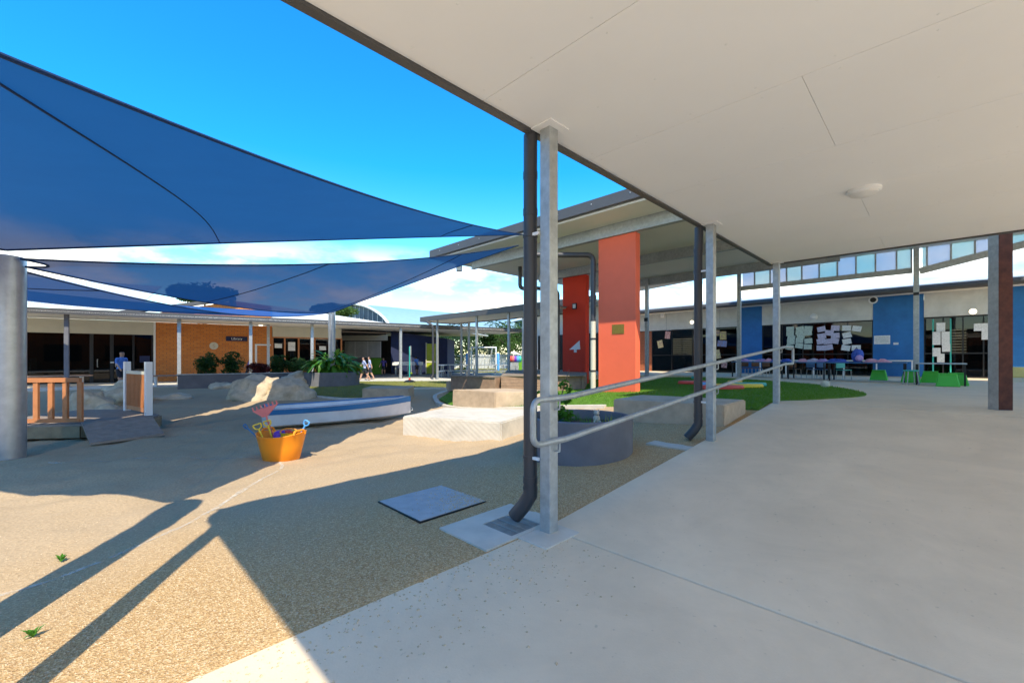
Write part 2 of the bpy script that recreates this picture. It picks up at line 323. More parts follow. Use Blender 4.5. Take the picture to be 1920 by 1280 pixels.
# sand: fine sand on the left, coarse orange gravel near the path
def sandmat():
    m = bpy.data.materials.new('sand'); m.use_nodes = True; t = m.node_tree; p = t.nodes['Principled BSDF']; p.inputs['Roughness'].default_value = .95; p.inputs['Specular IOR Level'].default_value = .15
    ge = N(t, 'ShaderNodeNewGeometry'); P_ = ge.outputs['Position']; lk = t.links.new
    n1 = N(t, 'ShaderNodeTexNoise'); n1.inputs['Scale'].default_value = .9; n1.inputs['Detail'].default_value = 10; lk(P_, n1.inputs['Vector'])
    n2 = N(t, 'ShaderNodeTexNoise'); n2.inputs['Scale'].default_value = 55; n2.inputs['Detail'].default_value = 4; lk(P_, n2.inputs['Vector'])
    vo = N(t, 'ShaderNodeTexVoronoi'); vo.inputs['Scale'].default_value = 135; lk(P_, vo.inputs['Vector'])
    dt = N(t, 'ShaderNodeVectorMath', operation='DOT_PRODUCT'); dt.inputs[1].default_value = (-1, 1, 0); lk(P_, dt.inputs[0])
    ad = N(t, 'ShaderNodeMath', operation='MULTIPLY_ADD'); ad.inputs[1].default_value = 3; lk(n1.outputs[0], ad.inputs[0]); lk(dt.outputs['Value'], ad.inputs[2])
    zone = N(t, 'ShaderNodeMapRange'); zone.interpolation_type = 'SMOOTHSTEP'; zone.inputs[1].default_value = 5.2; zone.inputs[2].default_value = 8.2; lk(ad.outputs[0], zone.inputs[0])
    fine = N(t, 'ShaderNodeMix', data_type='RGBA'); fine.inputs[6].default_value = (.40,.29,.18,1); fine.inputs[7].default_value = (.52,.385,.255,1); lk(n1.outputs[0], fine.inputs[0])
    sc = N(t, 'ShaderNodeSeparateColor'); lk(vo.outputs['Color'], sc.inputs[0])
    cr = N(t, 'ShaderNodeValToRGB'); e = cr.color_ramp.elements; e[0].color = (.36,.21,.10,1); e[1].color = (.70,.51,.31,1); e.new(.35).color = (.49,.305,.145,1); e.new(.7).color = (.56,.37,.185,1); lk(sc.outputs[0], cr.inputs[0])
    mz = N(t, 'ShaderNodeMix', data_type='RGBA'); lk(zone.outputs[0], mz.inputs[0]); lk(cr.outputs[0], mz.inputs[6]); lk(fine.outputs[2], mz.inputs[7])
    sp = N(t, 'ShaderNodeMix', data_type='RGBA', blend_type='MULTIPLY'); sp.inputs[0].default_value = .5
    r2 = N(t, 'ShaderNodeMapRange'); r2.inputs[1].default_value = .25; r2.inputs[2].default_value = .75; r2.inputs[3].default_value = .6; r2.inputs[4].default_value = 1.25; lk(n2.outputs[0], r2.inputs[0])
    lk(mz.outputs[2], sp.inputs[6]); lk(r2.outputs[0], sp.inputs[7]); lk(sp.outputs[2], p.inputs['Base Color'])
    hm = N(t, 'ShaderNodeMix', data_type='FLOAT'); lk(zone.outputs[0], hm.inputs[0]); lk(vo.outputs['Distance'], hm.inputs[2]); lk(n2.outputs[0], hm.inputs[3])
    bn = N(t, 'ShaderNodeBump'); bn.inputs['Strength'].default_value = .55; bn.inputs['Distance'].default_value = .012; lk(hm.outputs[0], bn.inputs['Height']); lk(bn.outputs[0], p.inputs['Normal']); return m
K['sand'] = sandmat()
_m = K['chalk']; _t = _m.node_tree; _o = _t.nodes['Material Output']; _p = _t.nodes['Principled BSDF']; _g = N(_t, 'ShaderNodeNewGeometry'); _n = N(_t, 'ShaderNodeTexNoise'); _n.inputs['Scale'].default_value = 9; _n.inputs['Detail'].default_value = 8; _n.inputs['Roughness'].default_value = .8
_r = N(_t, 'ShaderNodeMapRange'); _r.inputs[1].default_value = .40; _r.inputs[2].default_value = .62; _r.inputs[4].default_value = .7; _x = N(_t, 'ShaderNodeMixShader'); _tr = N(_t, 'ShaderNodeBsdfTransparent')
_t.links.new(_g.outputs['Position'], _n.inputs['Vector']); _t.links.new(_n.outputs[0], _r.inputs[0]); _t.links.new(_r.outputs[0], _x.inputs[0]); _t.links.new(_tr.outputs[0], _x.inputs[1]); _t.links.new(_p.outputs[0], _x.inputs[2]); _t.links.new(_x.outputs[0], _o.inputs[0])
K['lawn'] = mat('lawn', (.095,.22,.022), .9, var=.35, vs=6, bump=.8, bs=120, det=10)
K['lawn_dry'] = mat('lawn_dry', (.17,.19,.035), .9, var=.3, vs=3, bump=.8, bs=120, c2=(.25,.22,.07), det=10)
K['blade'] = translucent('grass_blade', (.11,.26,.024), (.12,.28,.02), .3, 0, .6)
K['field'] = mat('far_field', (.16,.17,.06), .95, var=.25, vs=.2)
K['shade_grey'] = mat('shaded_paving', (.20,.20,.20), .85, var=.1, vs=3, bump=.2, bs=60)  # paving grey with the veranda shade put into its colour
# ================================================================ THE SETTING: ground
def bumps(x, y):
    b = .05*noise.noise(Vector((x*.9, y*.9, 0))) + .038*noise.noise(Vector((x*2.7, y*2.7, 4))) + .02*noise.noise(Vector((x*6.1, y*5.3, 7))) + .012*noise.noise(Vector((x*8, y*8, 9)))
    w_ = sst(5.0, 8.0, (y - x) + 1.5*noise.noise(Vector((x*.5, y*.5, 2)))) * (1 - sst(11, 15, y))
    return b*(.14 + .86*w_)
def gs(x, y): return g(x, y) + bumps(x, y)
m = MB(); m.grid(60, 60, lambda a, b: (-400+800*a, -300+1100*b, -.35)); o = m.build('ground', K['field']); tag(o, kind='structure')
# sand sheet, finer towards the camera, as one warped grid
m = MB()
def sand_fn(a, b):
    y = -7 + 31*(b**1.5) if b > 0 else -7
    x = -22 + 29*a
    return (x, y, gs(x, y) - (.35 if (y-x) < 2.85 else 0))
m.grid(330, 300, sand_fn)
SV = [v.z for v in m.v]
def gsm(x, y):                                                           # height of the sand sheet itself
    a = (x+22)/29*330; b = (max(0, y+7)/31)**(1/1.5)*300; i = max(0, min(329, int(a))); j = max(0, min(299, int(b))); a -= i; b -= j; k = j*331+i
    return (SV[k]*(1-a)+SV[k+1]*a)*(1-b) + (SV[k+331]*(1-a)+SV[k+332]*a)*b
o = m.build('sand', K['sand'], smooth='all'); tag(o, kind='structure')
def sheet(name, poly, mt, dz, step=.35, zf=None, thick=.12):
    """a sheet that follows the lie of the ground inside a polygon"""
    bm = bmesh.new(); vs_ = [bm.verts.new((p[0], p[1], 0)) for p in poly]; bm.faces.new(vs_)
    x0 = min(p[0] for p in poly); x1 = max(p[0] for p in poly); y0 = min(p[1] for p in poly); y1 = max(p[1] for p in poly)
    k = x0+step
    while k < x1: bmesh.ops.bisect_plane(bm, geom=bm.verts[:]+bm.edges[:]+bm.faces[:], plane_co=(k,0,0), plane_no=(1,0,0)); k += step
    k = y0+step
    while k < y1: bmesh.ops.bisect_plane(bm, geom=bm.verts[:]+bm.edges[:]+bm.faces[:], plane_co=(0,k,0), plane_no=(0,1,0)); k += step
    bmesh.ops.recalc_face_normals(bm, faces=bm.faces)
    if bm.faces[:] and bm.faces[0].normal.z < 0: bmesh.ops.reverse_faces(bm, faces=bm.faces)
    for v in bm.verts: v.co.z = (zf(v.co.x, v.co.y) if zf else g(v.co.x, v.co.y)) + dz
    ed = [e for e in bm.edges if e.is_boundary]
    r_ = bmesh.ops.extrude_edge_only(bm, edges=ed)
    for v in r_['geom']:
        if isinstance(v, bmesh.types.BMVert): v.co.z -= thick
    me = bpy.data.meshes.new(name); bm.to_mesh(me); bm.free(); me.materials.append(mt)
    o = bpy.data.objects.new(name, me); col.objects.link(o); return tag(o, kind='structure')
def smooth_poly(pts, n=5, closed=True):
    o = []; N_ = len(pts)
    for i in range(N_ if closed else N_-1):
        p0, p1, p2, p3 = [Vector((*(pts[(i+k) % N_] if closed else pts[max(0, min(N_-1, i+k))]), 0)) for k in (-1,0,1,2)]
        for k in range(n):
            t = k/n; v = .5*((2*p1)+(p2-p0)*t+(2*p0-5*p1+4*p2-p3)*t*t+(3*p1-p0-3*p2+p3)*t**3); o.append((v.x, v.y))
    if not closed: o.append(tuple(pts[-1]))
    return o
lawnR = [(-2.2,12.9),(-1.6,11.3),(-.35,10.3),(.6,9.75),(2.0,8.75),(3.3,7.75),(4.2,7.25)] + smooth_poly([(4.75,7.85),(6.03,8.25),(7.73,9.3),(8.9,12.1),(9.3,15.4),(8.7,19.0),(7.2,20.6)], 5, False) + [(3,20.6),(-1,17),(-2.15,15.5)]
def zl(x, y):
    s = x+y; e = sst(11.5, 13.5, s)*sst(2.2, 5.5, x)
    return max(g(x, y), .49*e*sst(12.5, 3.5, y-x) + 0)
sheet('lawn', lawnR, K['lawn'], .035, zf=zl)
lawnL = [(-7.4,14.6),(-4.9,12.9),(-4.2,14.3),(-4.0,16.2),(-2.4,16.3),(-2.2,21.3),(-8.6,20.6),(-9.6,17.4)]
sheet('lawn_left', lawnL, K['lawn_dry'], .035)
def kerb(pts, wd=.12, h=.06):
    P_ = [Vector((x, y, 0)) for x, y in pts]; mb = MB()
    for a, b in zip(P_, P_[1:]):
        n = (b-a).normalized().cross(Vector((0,0,1)))*wd/2; e = (b-a).normalized()*.01
        mb.prism([(a-n-e)[:2], (b-n+e)[:2], (b+n+e)[:2], (a+n-e)[:2]], lambda x, y: g(x, y)-.1, lambda x, y: g(x, y)+h)
    return mb
def skerb(pts, n=5): return kerb(smooth_poly(pts, n, False))
o = skerb([(-2.2,15.6),(-2.45,14),(-2.3,12.8),(-1.75,11.25),(-.5,10.25),(.6,9.7),(1.9,8.75)]).build('kerb', K['concrete_new']); tag(o, kind='structure')
o = skerb([(-9.7,17.2),(-7.5,14.5),(-4.85,12.8),(-4.1,14.3),(-3.95,16.1),(-2.4,16.2)]).build('kerb_left', K['concrete_new']); tag(o, kind='structure')
# concrete path: level slab, ramp slab (1:14), concourse
RZ = lambda x, y: .005 + .495*max(0, min(1, (x+y-3.52)/9.0))
m = MB(); m.sdbox(-18, 3.50, -26, 3.0, -.3, .004); o = m.build('path_slab', K['concrete'], bevel=.008); tag(o, kind='structure')
m = MB(); m.sdbox(3.515, 12.52, -26, 3.0, -.3, RZ); o = m.build('ramp_slab', K['concrete'], bevel=.008); tag(o, kind='structure')
conc = [sd(12.53,-26)[:2], sd(12.53,3.02)[:2]] + [p for p in lawnR[8:-3]] + [(3,20.8),(-1,17.2),(-1,21.3),(2.5,33.2),sd(37,18)[:2], sd(37,-26)[:2]]
m = MB(); m.prism(conc, -.3, .505); o = m.build('concourse_slab', K['concrete'], bevel=.006); tag(o, kind='structure')
m = MB(); m.box(-60, 60, -60, -9.4, -.3, -.02); o = m.build('paving_behind', K['concrete_new']); tag(o, kind='structure')
# left veranda floor, along the library
LD = Vector((.84,.54,0)).normalized(); LN = Vector((.54,-.84,0)).normalized(); LO = Vector((-19,20,0))
def lib(t, n, z=0.0): return LO + LD*t + LN*n + Vector((0,0,z))       # t along the wall, n out from it towards the yard
def libt(px, n):                                                       # t of the point at distance n from the wall in column px
    k = (px-CX)/FPX; b = LO + LN*n; return (k*b.y - b.x)/(LD.x - k*LD.y)
m = MB(); m.prism([lib(-14,5.0)[:2], lib(20.5,5.0)[:2], lib(20.5,-1.0)[:2], lib(-14,-1.0)[:2]], -.3, .16); o = m.build('veranda_floor', K['concrete_new']); tag(o, kind='structure')
m = MB(); m.prism([(-10.4,21.35),(-2.3,21.35),(-1.1,21.35),(2.3,33),(-14,36),(-12,27)], -.3, .17); o = m.build('far_paving', K['concrete_new']); tag(o, kind='structure')
m = MB(); m.prism([(-9.5,23.2),(-4.6,24.9),(-1.6,23.2),(1.6,32.8),(-11,33)], .1, .176); o = m.build('far_shade_sheet', K['shade_grey']); tag(o, kind='structure')  # dark sheet that paints the shade lying on the far paving
m = MB(); m.grid(30, 20, lambda a, b: (-40+80*a, 33.5+50*b, .12+.25*b)); o = m.build('playing_field', K['lawn_dry']); tag(o, kind='structure')
# chalk line drawn on the sand
ch = smooth_poly([(-5.6,5.15),(-4.9,5.35),(-3.9,5.55),(-3.1,5.45),(-2.72,5.05),(-2.68,4.6),(-2.6,3.9),(-2.55,3.4),(-2.6,2.9),(-2.7,2.45),(-2.95,2.2)], 8, False)
m = MB(); P_ = [Vector((x, y, 0)) for x, y in ch]
for i, (a, b) in enumerate(zip(P_, P_[1:])):
    if noise.noise(Vector((i*.31, 3, 1))) > .45: continue
    n = (b-a).normalized().cross(Vector((0,0,1)))*(.014+.022*abs(noise.noise(Vector((i*.37,0,0)))))
    bq = len(m.v); m.v += [Vector((q.x, q.y, gsm(q.x, q.y)+.004)) for q in (a-n, b-n, b+n, a+n)]; m.f.append([bq,bq+1,bq+2,bq+3])
tag(m.build('chalk_line', K['chalk']), kind='structure')
# loose gravel: real stones near the path, and a sprinkle swept on to the slab
m = MB()
def stone(c, r):
    b = len(m.v); q = [Vector((random.uniform(.7,1.2), 0, 0)), Vector((0, random.uniform(.7,1.2), 0))]
    m.v += [c+q[0]*r, c+q[1]*r, c-q[0]*r*random.uniform(.7,1.2), c-q[1]*r*random.uniform(.7,1.2), c+Vector((random.uniform(-.3,.3)*r, random.uniform(-.3,.3)*r, r*random.uniform(.5,.9)))]
    m.f.extend([[b,b+1,b+4],[b+1,b+2,b+4],[b+2,b+3,b+4],[b+3,b,b+4]])
for i in range(26000):
    s = random.uniform(-1.5, 9.5); d = 3.03 + abs(random.gauss(0, 1.7)); p = sd(s, d)
    if d > 7 or (2.66 < s < 3.8 and d < 3.8) or p.y < 1.0: continue
    p.z = gsm(p.x, p.y) - .001; stone(p, random.uniform(.003, .0075))
o = m.build('loose_gravel', mat('gravel_stones', (.50,.34,.19), .9, var=.45, vs=160, c2=(.72,.58,.40))); tag(o, 'coarse orange gravel scattered over the sand beside the path', 'gravel', kind='stuff')
m = MB()
for i in range(800):
    s = random.uniform(-1.2, 3.4); d = 3.0 - abs(random.gauss(0, .5)); p = sd(s, d, .004)
    if d < 1.2: continue
    stone(p, random.uniform(.004, .011))
for i in range(500):
    s = 3.6-abs(random.gauss(0,.28)); d = 4.06+abs(random.gauss(0,.35))
    if s > 2.64 and d < 5.0: stone(sd(s, d, gsm(*sd(3.1,4.55)[:2])+.017), random.uniform(.004,.010))
o = m.build('stray_gravel', bpy.data.materials['gravel_stones']); tag(o, 'stray gravel grains swept on to the concrete path', 'gravel', kind='stuff')
# grass blades on the lawns
def in_poly(x, y, poly):
    c = False; j = len(poly)-1
    for i in range(len(poly)):
        if (poly[i][1] > y) != (poly[j][1] > y) and x < (poly[j][0]-poly[i][0])*(y-poly[i][1])/(poly[j][1]-poly[i][1])+poly[i][0]: c = not c
        j = i
    return c
def blades(name, poly, n, mt, zf, label):
    m = MB(); x0 = min(p[0] for p in poly); x1 = max(p[0] for p in poly); y0 = min(p[1] for p in poly); y1 = max(p[1] for p in poly); k = 0
    while k < n:
        x = random.uniform(x0, x1); y = y0 + (y1-y0)*random.random()**1.6
        if not in_poly(x, y, poly): continue
        k += 1; z = zf(x, y)+.03; a = random.uniform(0, 6.28); h = random.uniform(.018,.05); wd = .006; lx, ly = random.uniform(-.02,.02), random.uniform(-.02,.02)
        b = len(m.v); m.v += [Vector((x-wd*math.cos(a), y-wd*math.sin(a), z)), Vector((x+wd*math.cos(a), y+wd*math.sin(a), z)), Vector((x+lx, y+ly, z+h))]; m.f.append([b,b+1,b+2])
    tag(m.build(name, mt), label, 'grass', kind='stuff')
blades('lawn_grass', lawnR, 60000, K['blade'], zl, 'short green grass on the lawn beside the red column')
blades('dry_grass', lawnL, 16000, mat('dry_blade', (.22,.24,.05), .8, var=.3, vs=4), g, 'sunlit yellowish grass round the leafy round planter')
for (px, py, lb) in ((115,1050,'small weed growing in the sunlit sand near the post shadow'), (62,1195,'pair of green weed tufts in the gravel at lower left'), (985,840,'tiny weed beside the pale sandstone block')):
    c = gp(px, py); mb = MB()
    for i in range(13):
        a = random.uniform(0, 6.28); r = random.uniform(.015,.045); b = len(mb.v); q = Vector((c.x, c.y, gsm(c.x, c.y))); t_ = q + Vector((math.cos(a)*r, math.sin(a)*r, random.uniform(.01,.05))); n = Vector((-math.sin(a), math.cos(a), 0))*.008
        mb.v += [q, (q+t_)/2+n+Vector((0,0,.012)), t_, (q+t_)/2-n+Vector((0,0,.012))]; mb.f.append([b,b+1,b+2,b+3])
    tag(mb.build('weed', K['leafA']), lb, 'weed', 'weeds in the sand')
# ================================================================ covered walkway over the camera
ZS = 3.0
t = thing('walkway_canopy', sd(5.6, -3, 0), 'white flat soffit of the covered walkway overhead with dark fascia', 'canopy')
gap = .006; s = -.75; row = 0
edges_s = []
while s < 12.42: edges_s.append(s); s += 1.697
edges_s.append(12.42)
PROTO = {}
for i in range(len(edges_s)-1):
    d = 3.03; j = 0; first = True
    while d > -5.2:
        ln = (2.2 if i % 2 else 4.1) if first else 4.1
        first = False; d0 = max(-5.2, d-ln); MB_ = MB(); MB_.sdbox(edges_s[i]+.003, edges_s[i+1]-.003, d0+.002, d-.002, ZS, ZS+.02); MB_.build('soffit_panel', K['soffit'], t); d = d0
m = MB(); m.sdbox(-.73, 12.40, -5.18, 3.01, ZS+.012, ZS+.2); m.build('roof_core', K['soffit'], t)
m = MB()
for i in range(len(edges_s)-1):
    for fs in (.06, .5, .94):
        for k in range(14):
            c = sd(edges_s[i]+(edges_s[i+1]-edges_s[i])*fs, 2.9-k*.58, ZS); b = len(m.v); m.v += [c+Vector((.009*math.cos(q*1.047), .009*math.sin(q*1.047), -.0005)) for q in range(6)]+[c+Vector((0,0,-.004))]; m.f += [[b+q, b+(q+1) % 6, b+6] for q in range(6)]
tag(m.build('fixings', K['white'], t), kind='stuff')
m = MB(); m.sdbox(-.82, 12.5, 3.032, 3.11, ZS-.02, ZS+.24); m.build('gutter', K['fascia'], t)
m = MB(); m.sdbox(-.84, -.755, -5.2, 3.03, ZS-.02, ZS+.24); m.build('fascia', K['fascia'], t)
m = MB(); m.sdbox(12.425, 12.5, -5.2, 3.03, ZS-.02, ZS+.24); m.build('fascia', K['fascia'], t)
m = MB(); m.sdbox(-.84, 12.5, -5.25, 3.13, ZS+.243, ZS+.27); m.build('roof_sheet', K['roofwhite'], t)
SP = [(-.66,'galvanised square post at the near end of the walkway, behind the camera'),(3.45,'nearest galvanised square post, beside the dark downpipe in the centre'),(7.97,'galvanised square post beside the second downpipe, midway up the ramp'),(12.36,'galvanised square post at the top of the ramp by the lawn tip')]
for s_, lb in SP:
    z0 = RZ(*sd(s_, 2.9)[:2]); t = thing('steel_post', sd(s_, 2.9, z0), lb, 'post', 'posts along the walkway edge')
    m = MB(); m.sdbox(s_-.068, s_+.068, 2.832, 2.968, z0-.05, ZS-.012); m.build('shaft', K['galv'], t, bevel=.006)
    m = MB(); m.sdbox(s_-.15, s_+.15, 2.75, 3.02, ZS-.012, ZS-.002); m.build('cap_plate', K['soffit'], t)
    m = MB(); m.tube([sd(s_-.075, 2.9, ZS-.08), sd(s_-.066, 2.9, ZS-.08)], .012, 8); m.build('bolt', K['galv'], t)
# plinth under the nearest post, drain pits
m = MB(); m.sdbox(3.1, 3.66, 2.64, 3.02, -.2, .012); tag(m.build('post_plinth', K['concrete_new'], bevel=.005), 'square concrete plinth under the nearest post', 'plinth')
for k, (s0, zz, lb) in enumerate(((3.0, .012, 'concrete drain pit with steel grate under the nearest downpipe'), (7.55, .2, 'concrete drain pit with steel grate under the second downpipe'))):
    t = thing('drain_pit', sd(s0+.2, 3.4, zz), lb, 'drain', 'drain pits under downpipes')
    S0, S1, D0, D1 = s0-.32, s0+.76, 3.022, 3.78; a0, a1, b0, b1 = s0+.07, s0+.53, 3.08, 3.53
    m = MB(); m.sdbox(S0, a0, D0, D1, zz-.25, zz); m.sdbox(a1, S1, D0, D1, zz-.25, zz); m.sdbox(a0, a1, b1, D1, zz-.25, zz); m.sdbox(a0, a1, D0, b0, zz-.25, zz); m.build('surround', K['concrete_new'], t)
    m = MB(); m.sdbox(a0, a1, b0, b1, zz-.25, zz-.12); m.build('pit_floor', K['dark'], t)
    gr = MB(); gr.sdbox(a0, a0+.012, b0, b1, zz-.03, zz-.003); gr.sdbox(a1-.012, a1, b0, b1, zz-.03, zz-.003)
    go = gr.build('grate', K['galv'], t)
    for i in range(22):
        q = b0+.01+i*(b1-b0-.02)/21; bb = MB(); bb.sdbox(a0+.013, a1-.013, q-.0035, q+.0035, zz-.028, zz-.005); bb.build('bar', K['galv'], go)
    for i in range(1, 4):
        q = a0+i*(a1-a0)/4; bb = MB(); bb.sdbox(q-.006, q+.006, b0, b1, zz-.004, zz-.001); bb.build('cross_bar', K['galv'], go)
# dark downpipes
for s_, zb, lb in ((3.4, .012, 'dark charcoal downpipe strapped to the nearest post'), (7.95, .2, 'dark charcoal downpipe strapped to the second post')):
    D = 3.10; t = thing('downpipe', sd(s_, D, zb), lb, 'downpipe', 'downpipes of the walkway')
    pts = [sd(s_-.02, D-.0, ZS-.02), sd(s_-.02, D, ZS-.16), sd(s_, D+.02, ZS-.34), sd(s_, D+.02, zb+.26)]
    m = MB(); m.tube(fillet(pts, .08), .052, 20); m.build('pipe', K['charcoal'], t, smooth=True)
    m = MB(); m.tube([sd(s_, D+.02, zb+.30), sd(s_, D+.02, zb+.24), sd(s_-.03, D+.09, zb+.15), sd(s_-.07, D+.19, zb+.055)], .0565, 20, cap=False); m.build('elbow', K['charcoal'], t, smooth=True)
    for zc in (ZS-.34, zb+.33, ZS-.62):
        m = MB(); m.tube([sd(s_, D+.02, zc), sd(s_, D+.02, zc+.05)], .0555, 20); m.build('socket', K['charcoal'], t, smooth=True)
    for zc in (zb+.52, zb+2.2):
        m = MB(); m.tube([sd(s_, D+.02, zc), sd(s_, D+.02, zc+.022)], .0575, 20); m.build('strap', K['charcoal'], t); m = MB(); m.beam(sd(s_-.03, D-.04, zc+.011), sd(s_-.03, 2.969, zc+.011), .018, .022); m.build('bracket', K['white'], t)
# handrail
hd = 2.79; t = thing('handrail', sd(3.1, hd, 0), 'galvanised double handrail sloping up along the ramp', 'handrail')
UPR = [sd(3.08,hd,.69), sd(3.08,hd,1.0), sd(3.6,hd,1.0), sd(12.7,hd,1.5), sd(13.55,hd,1.5), sd(13.55,hd,1.19)]
m = MB(); m.tube(fillet([sd(12.7,hd,1.19), sd(3.6,hd,.69)][::-1][:1] + [sd(3.08,hd,.69), sd(3.08,hd,1.0), sd(3.6,hd,1.0), sd(12.7,hd,1.5), sd(13.55,hd,1.5), sd(13.55,hd,1.19), sd(12.7,hd,1.19)], .075, 8), .0225, 14); m.build('rail_loop', K['galv'], t, smooth=True)
m = MB(); m.tube([sd(3.58,hd,.69), sd(3.6,hd,.69), sd(12.7,hd,1.19), sd(12.72,hd,1.19)], .0224, 14); m.build('lower_rail', K['galv'], t, smooth=True)
for s_ in (3.45, 7.97, 12.36):
    zu = 1.0 + .5*max(0, (s_-3.6)/9.1)
    for dz in (0, -.31):
        m = MB(); m.tube(fillet([sd(s_+.04, hd, zu+dz-.02), sd(s_+.04, hd, zu+dz-.085), sd(s_+.04, 2.84, zu+dz-.085)], .03), .007, 8); m.lathe(sd(s_+.04, 2.83, zu+dz-.085), [(.028,-.004),(.028,.004)], 12); m.build('bracket', K['galv'], t)
# ceiling light
c = at(1620, 357, 1.70*FPX/(672-357)); c.z = ZS
t = thing('ceiling_light', c, 'round white ceiling light on the walkway soffit', 'ceiling light')
m = MB(); m.lathe(c, [(.14,0),(.14,-.025),(.125,-.04)], 32); m.build('rim', K['white'], t, smooth=True)
m = MB(); m.lathe(c, [(.12,-.03),(.115,-.05),(.07,-.07),(.001,-.078)], 32); m.build('diffuser', K['lampoff'], t, smooth=True)
# the access cover in the gravel
zc_ = gsm(*sd(3.1,4.55)[:2])+.012; t = thing('access_cover', sd(3.1, 4.55, 0), 'blue grey square access cover set in the gravel', 'access cover')
m = MB(); m.sdbox(2.62, 3.6, 4.06, 5.02, -.1, zc_); m.build('frame', K['black'], t)
m = MB(); m.sdbox(2.635, 3.585, 4.075, 5.005, -.05, zc_+.005); m.build('lid', mat('cover_grey', (.40,.41,.42), .7, var=.12, vs=12, bump=.2, bs=60), t, bevel=.004)
# ================================================================ shade sails and their poles
def pole(x, y, z0, h, r, lb, arm=None):
    t = thing('sail_pole', (x, y, z0), lb, 'pole', 'steel poles holding the shade sails')
    m = MB(); m.lathe((x, y, z0-.2), [(r,0),(r,h+.2)], 32); m.build('shaft', K['galv_pole'], t, smooth=True)
    m = MB(); m.lathe((x, y, z0+h), [(r*.98,0),(r*.7,.012),(.001,.02)], 32); m.build('cap', K['galv_pole'], t, smooth=True)
    m = MB(); m.tube([(x, y-r, z0+h-.1), (x+r*.6, y-r*1.3, z0+h-.04)], .012, 8); m.build('shackle', K['galv'], t)
    return t
pl = gp(10, 862); pl.x = (11-CX)/FPX*(pl.y+.15); pole(pl.x, pl.y+.15, 0, 2.62, .185, 'thick galvanised sail pole at the left edge of the sand')
pole(-7.6, 18, .15, 3.12, .14, 'galvanised sail pole rising from the leafy round planter')
pole(-2.41, 1.5, 0, 2.95, .14, 'sail pole just left of the camera, casting a long shadow')
def sail(name, cs, sag, label, seams, n=28, drop=(0,0,0,0)):
    A, B_, C_, D_ = [Vector(c) for c in cs]; cen = (A+B_+C_+D_)/4
    def edge(p, q, sg, dr=0):
        mid = (p+q)/2; inw = (cen-mid); inw.z *= .35
        return lambda t_: p.lerp(q, t_) + inw*sg*4*t_*(1-t_)*.5 - Vector((0,0,dr*4*t_*(1-t_)))
    e0 = edge(A, B_, sag[0], drop[0]); e1 = edge(D_, C_, sag[1], drop[1]); f0 = edge(A, D_, sag[2], drop[2]); f1 = edge(B_, C_, sag[3], drop[3])
    def S(u, v):
        return e0(u)*(1-v)+e1(u)*v + f0(v)*(1-u)+f1(v)*u - (A*(1-u)*(1-v)+B_*u*(1-v)+D_*(1-u)*v+C_*u*v)
    t = thing(name, (A.x, A.y, A.z), label, 'shade sail', 'blue shade sails over the sand')
    m = MB(); m.grid(n, n, lambda u, v: S(u, v)); m.build('cloth', K['sail'], t, smooth='all')
    for fn in (lambda k: S(k, 0), lambda k: S(k, 1), lambda k: S(0, k), lambda k: S(1, k)):
        m = MB(); m.tube([fn(i/24) for i in range(25)], .014, 6); m.build('edge_webbing', K['seam'], t, smooth=True)
    UV = [(i/50, j/50, S(i/50, j/50)) for i in range(51) for j in range(51)]
    for (u0, v0, u1, v1) in seams:
        pa_, pb_ = S(u0, v0), S(u1, v1); line = []
        for i in range(25):
            q = pa_.lerp(pb_, i/24); z = sorted((((p_.x-q.x)**2+(p_.y-q.y)**2, p_.z) for _, _, p_ in UV))[:4]; w4 = [1/(a_+1e-4) for a_, _ in z]; line.append(Vector((q.x, q.y, sum(a_*b_ for a_, (_, b_) in zip(w4, z))/sum(w4)-.01)))
        for _ in range(3): line = [line[0]]+[Vector((b_.x, b_.y, (a_.z+2*b_.z+c_.z)/4)) for a_, b_, c_ in zip(line, line[1:], line[2:])]+[line[-1]]
        m = MB(); m.tube(line, .008, 6); m.build('seam', K['seam'], t, smooth=True)
    for (u0, v0, u1, v1) in []:
        m = MB(); m.tube([S(u0+(u1-u0)*i/24, v0+(v1-v0)*i/24)-Vector((0,0,.008)) for i in range(25)], .012, 6); m.build('seam', K['seam'], t, smooth=True)
    return t
P1T = Vector((pl.x, pl.y, 0)); B1 = (.32, 12.55, 4.93)
sail('shade_sail', [(-2.55,1.75,2.72), B1, (pl.x+.12,pl.y+.05,2.68), (-10.2,1.6,2.75)], (.26,.12,.2,.03), 'largest blue shade sail sweeping across the upper left', [(.02,.02,1,.76),(.72,0,1,.3)], drop=(.1,0,0,0))
sail('shade_sail', [(pl.x+.25,pl.y+.1,2.58), (.2,12.8,4.68), (-7.5,17.85,3.22), (pl.x+.2,pl.y+.2,2.5)], (.12,.1,.1,.3), 'middle blue shade sail reaching from the left pole to the pavilion roof', [(.42,0,.3,1),(.78,0,.93,1)], drop=(.25,.25,0,.2))
sail('shade_sail', [(pl.x+.1,pl.y+.3,2.45), (-7.7,17.9,3.2), (-19,15,3.9), (-13,6,3.3)], (.1,.12,.1,.12), 'lowest blue shade sail in front of the library roof', [(.4,0,.45,1),(.1,0,.12,1)], drop=(.35,.3,.2,.2))
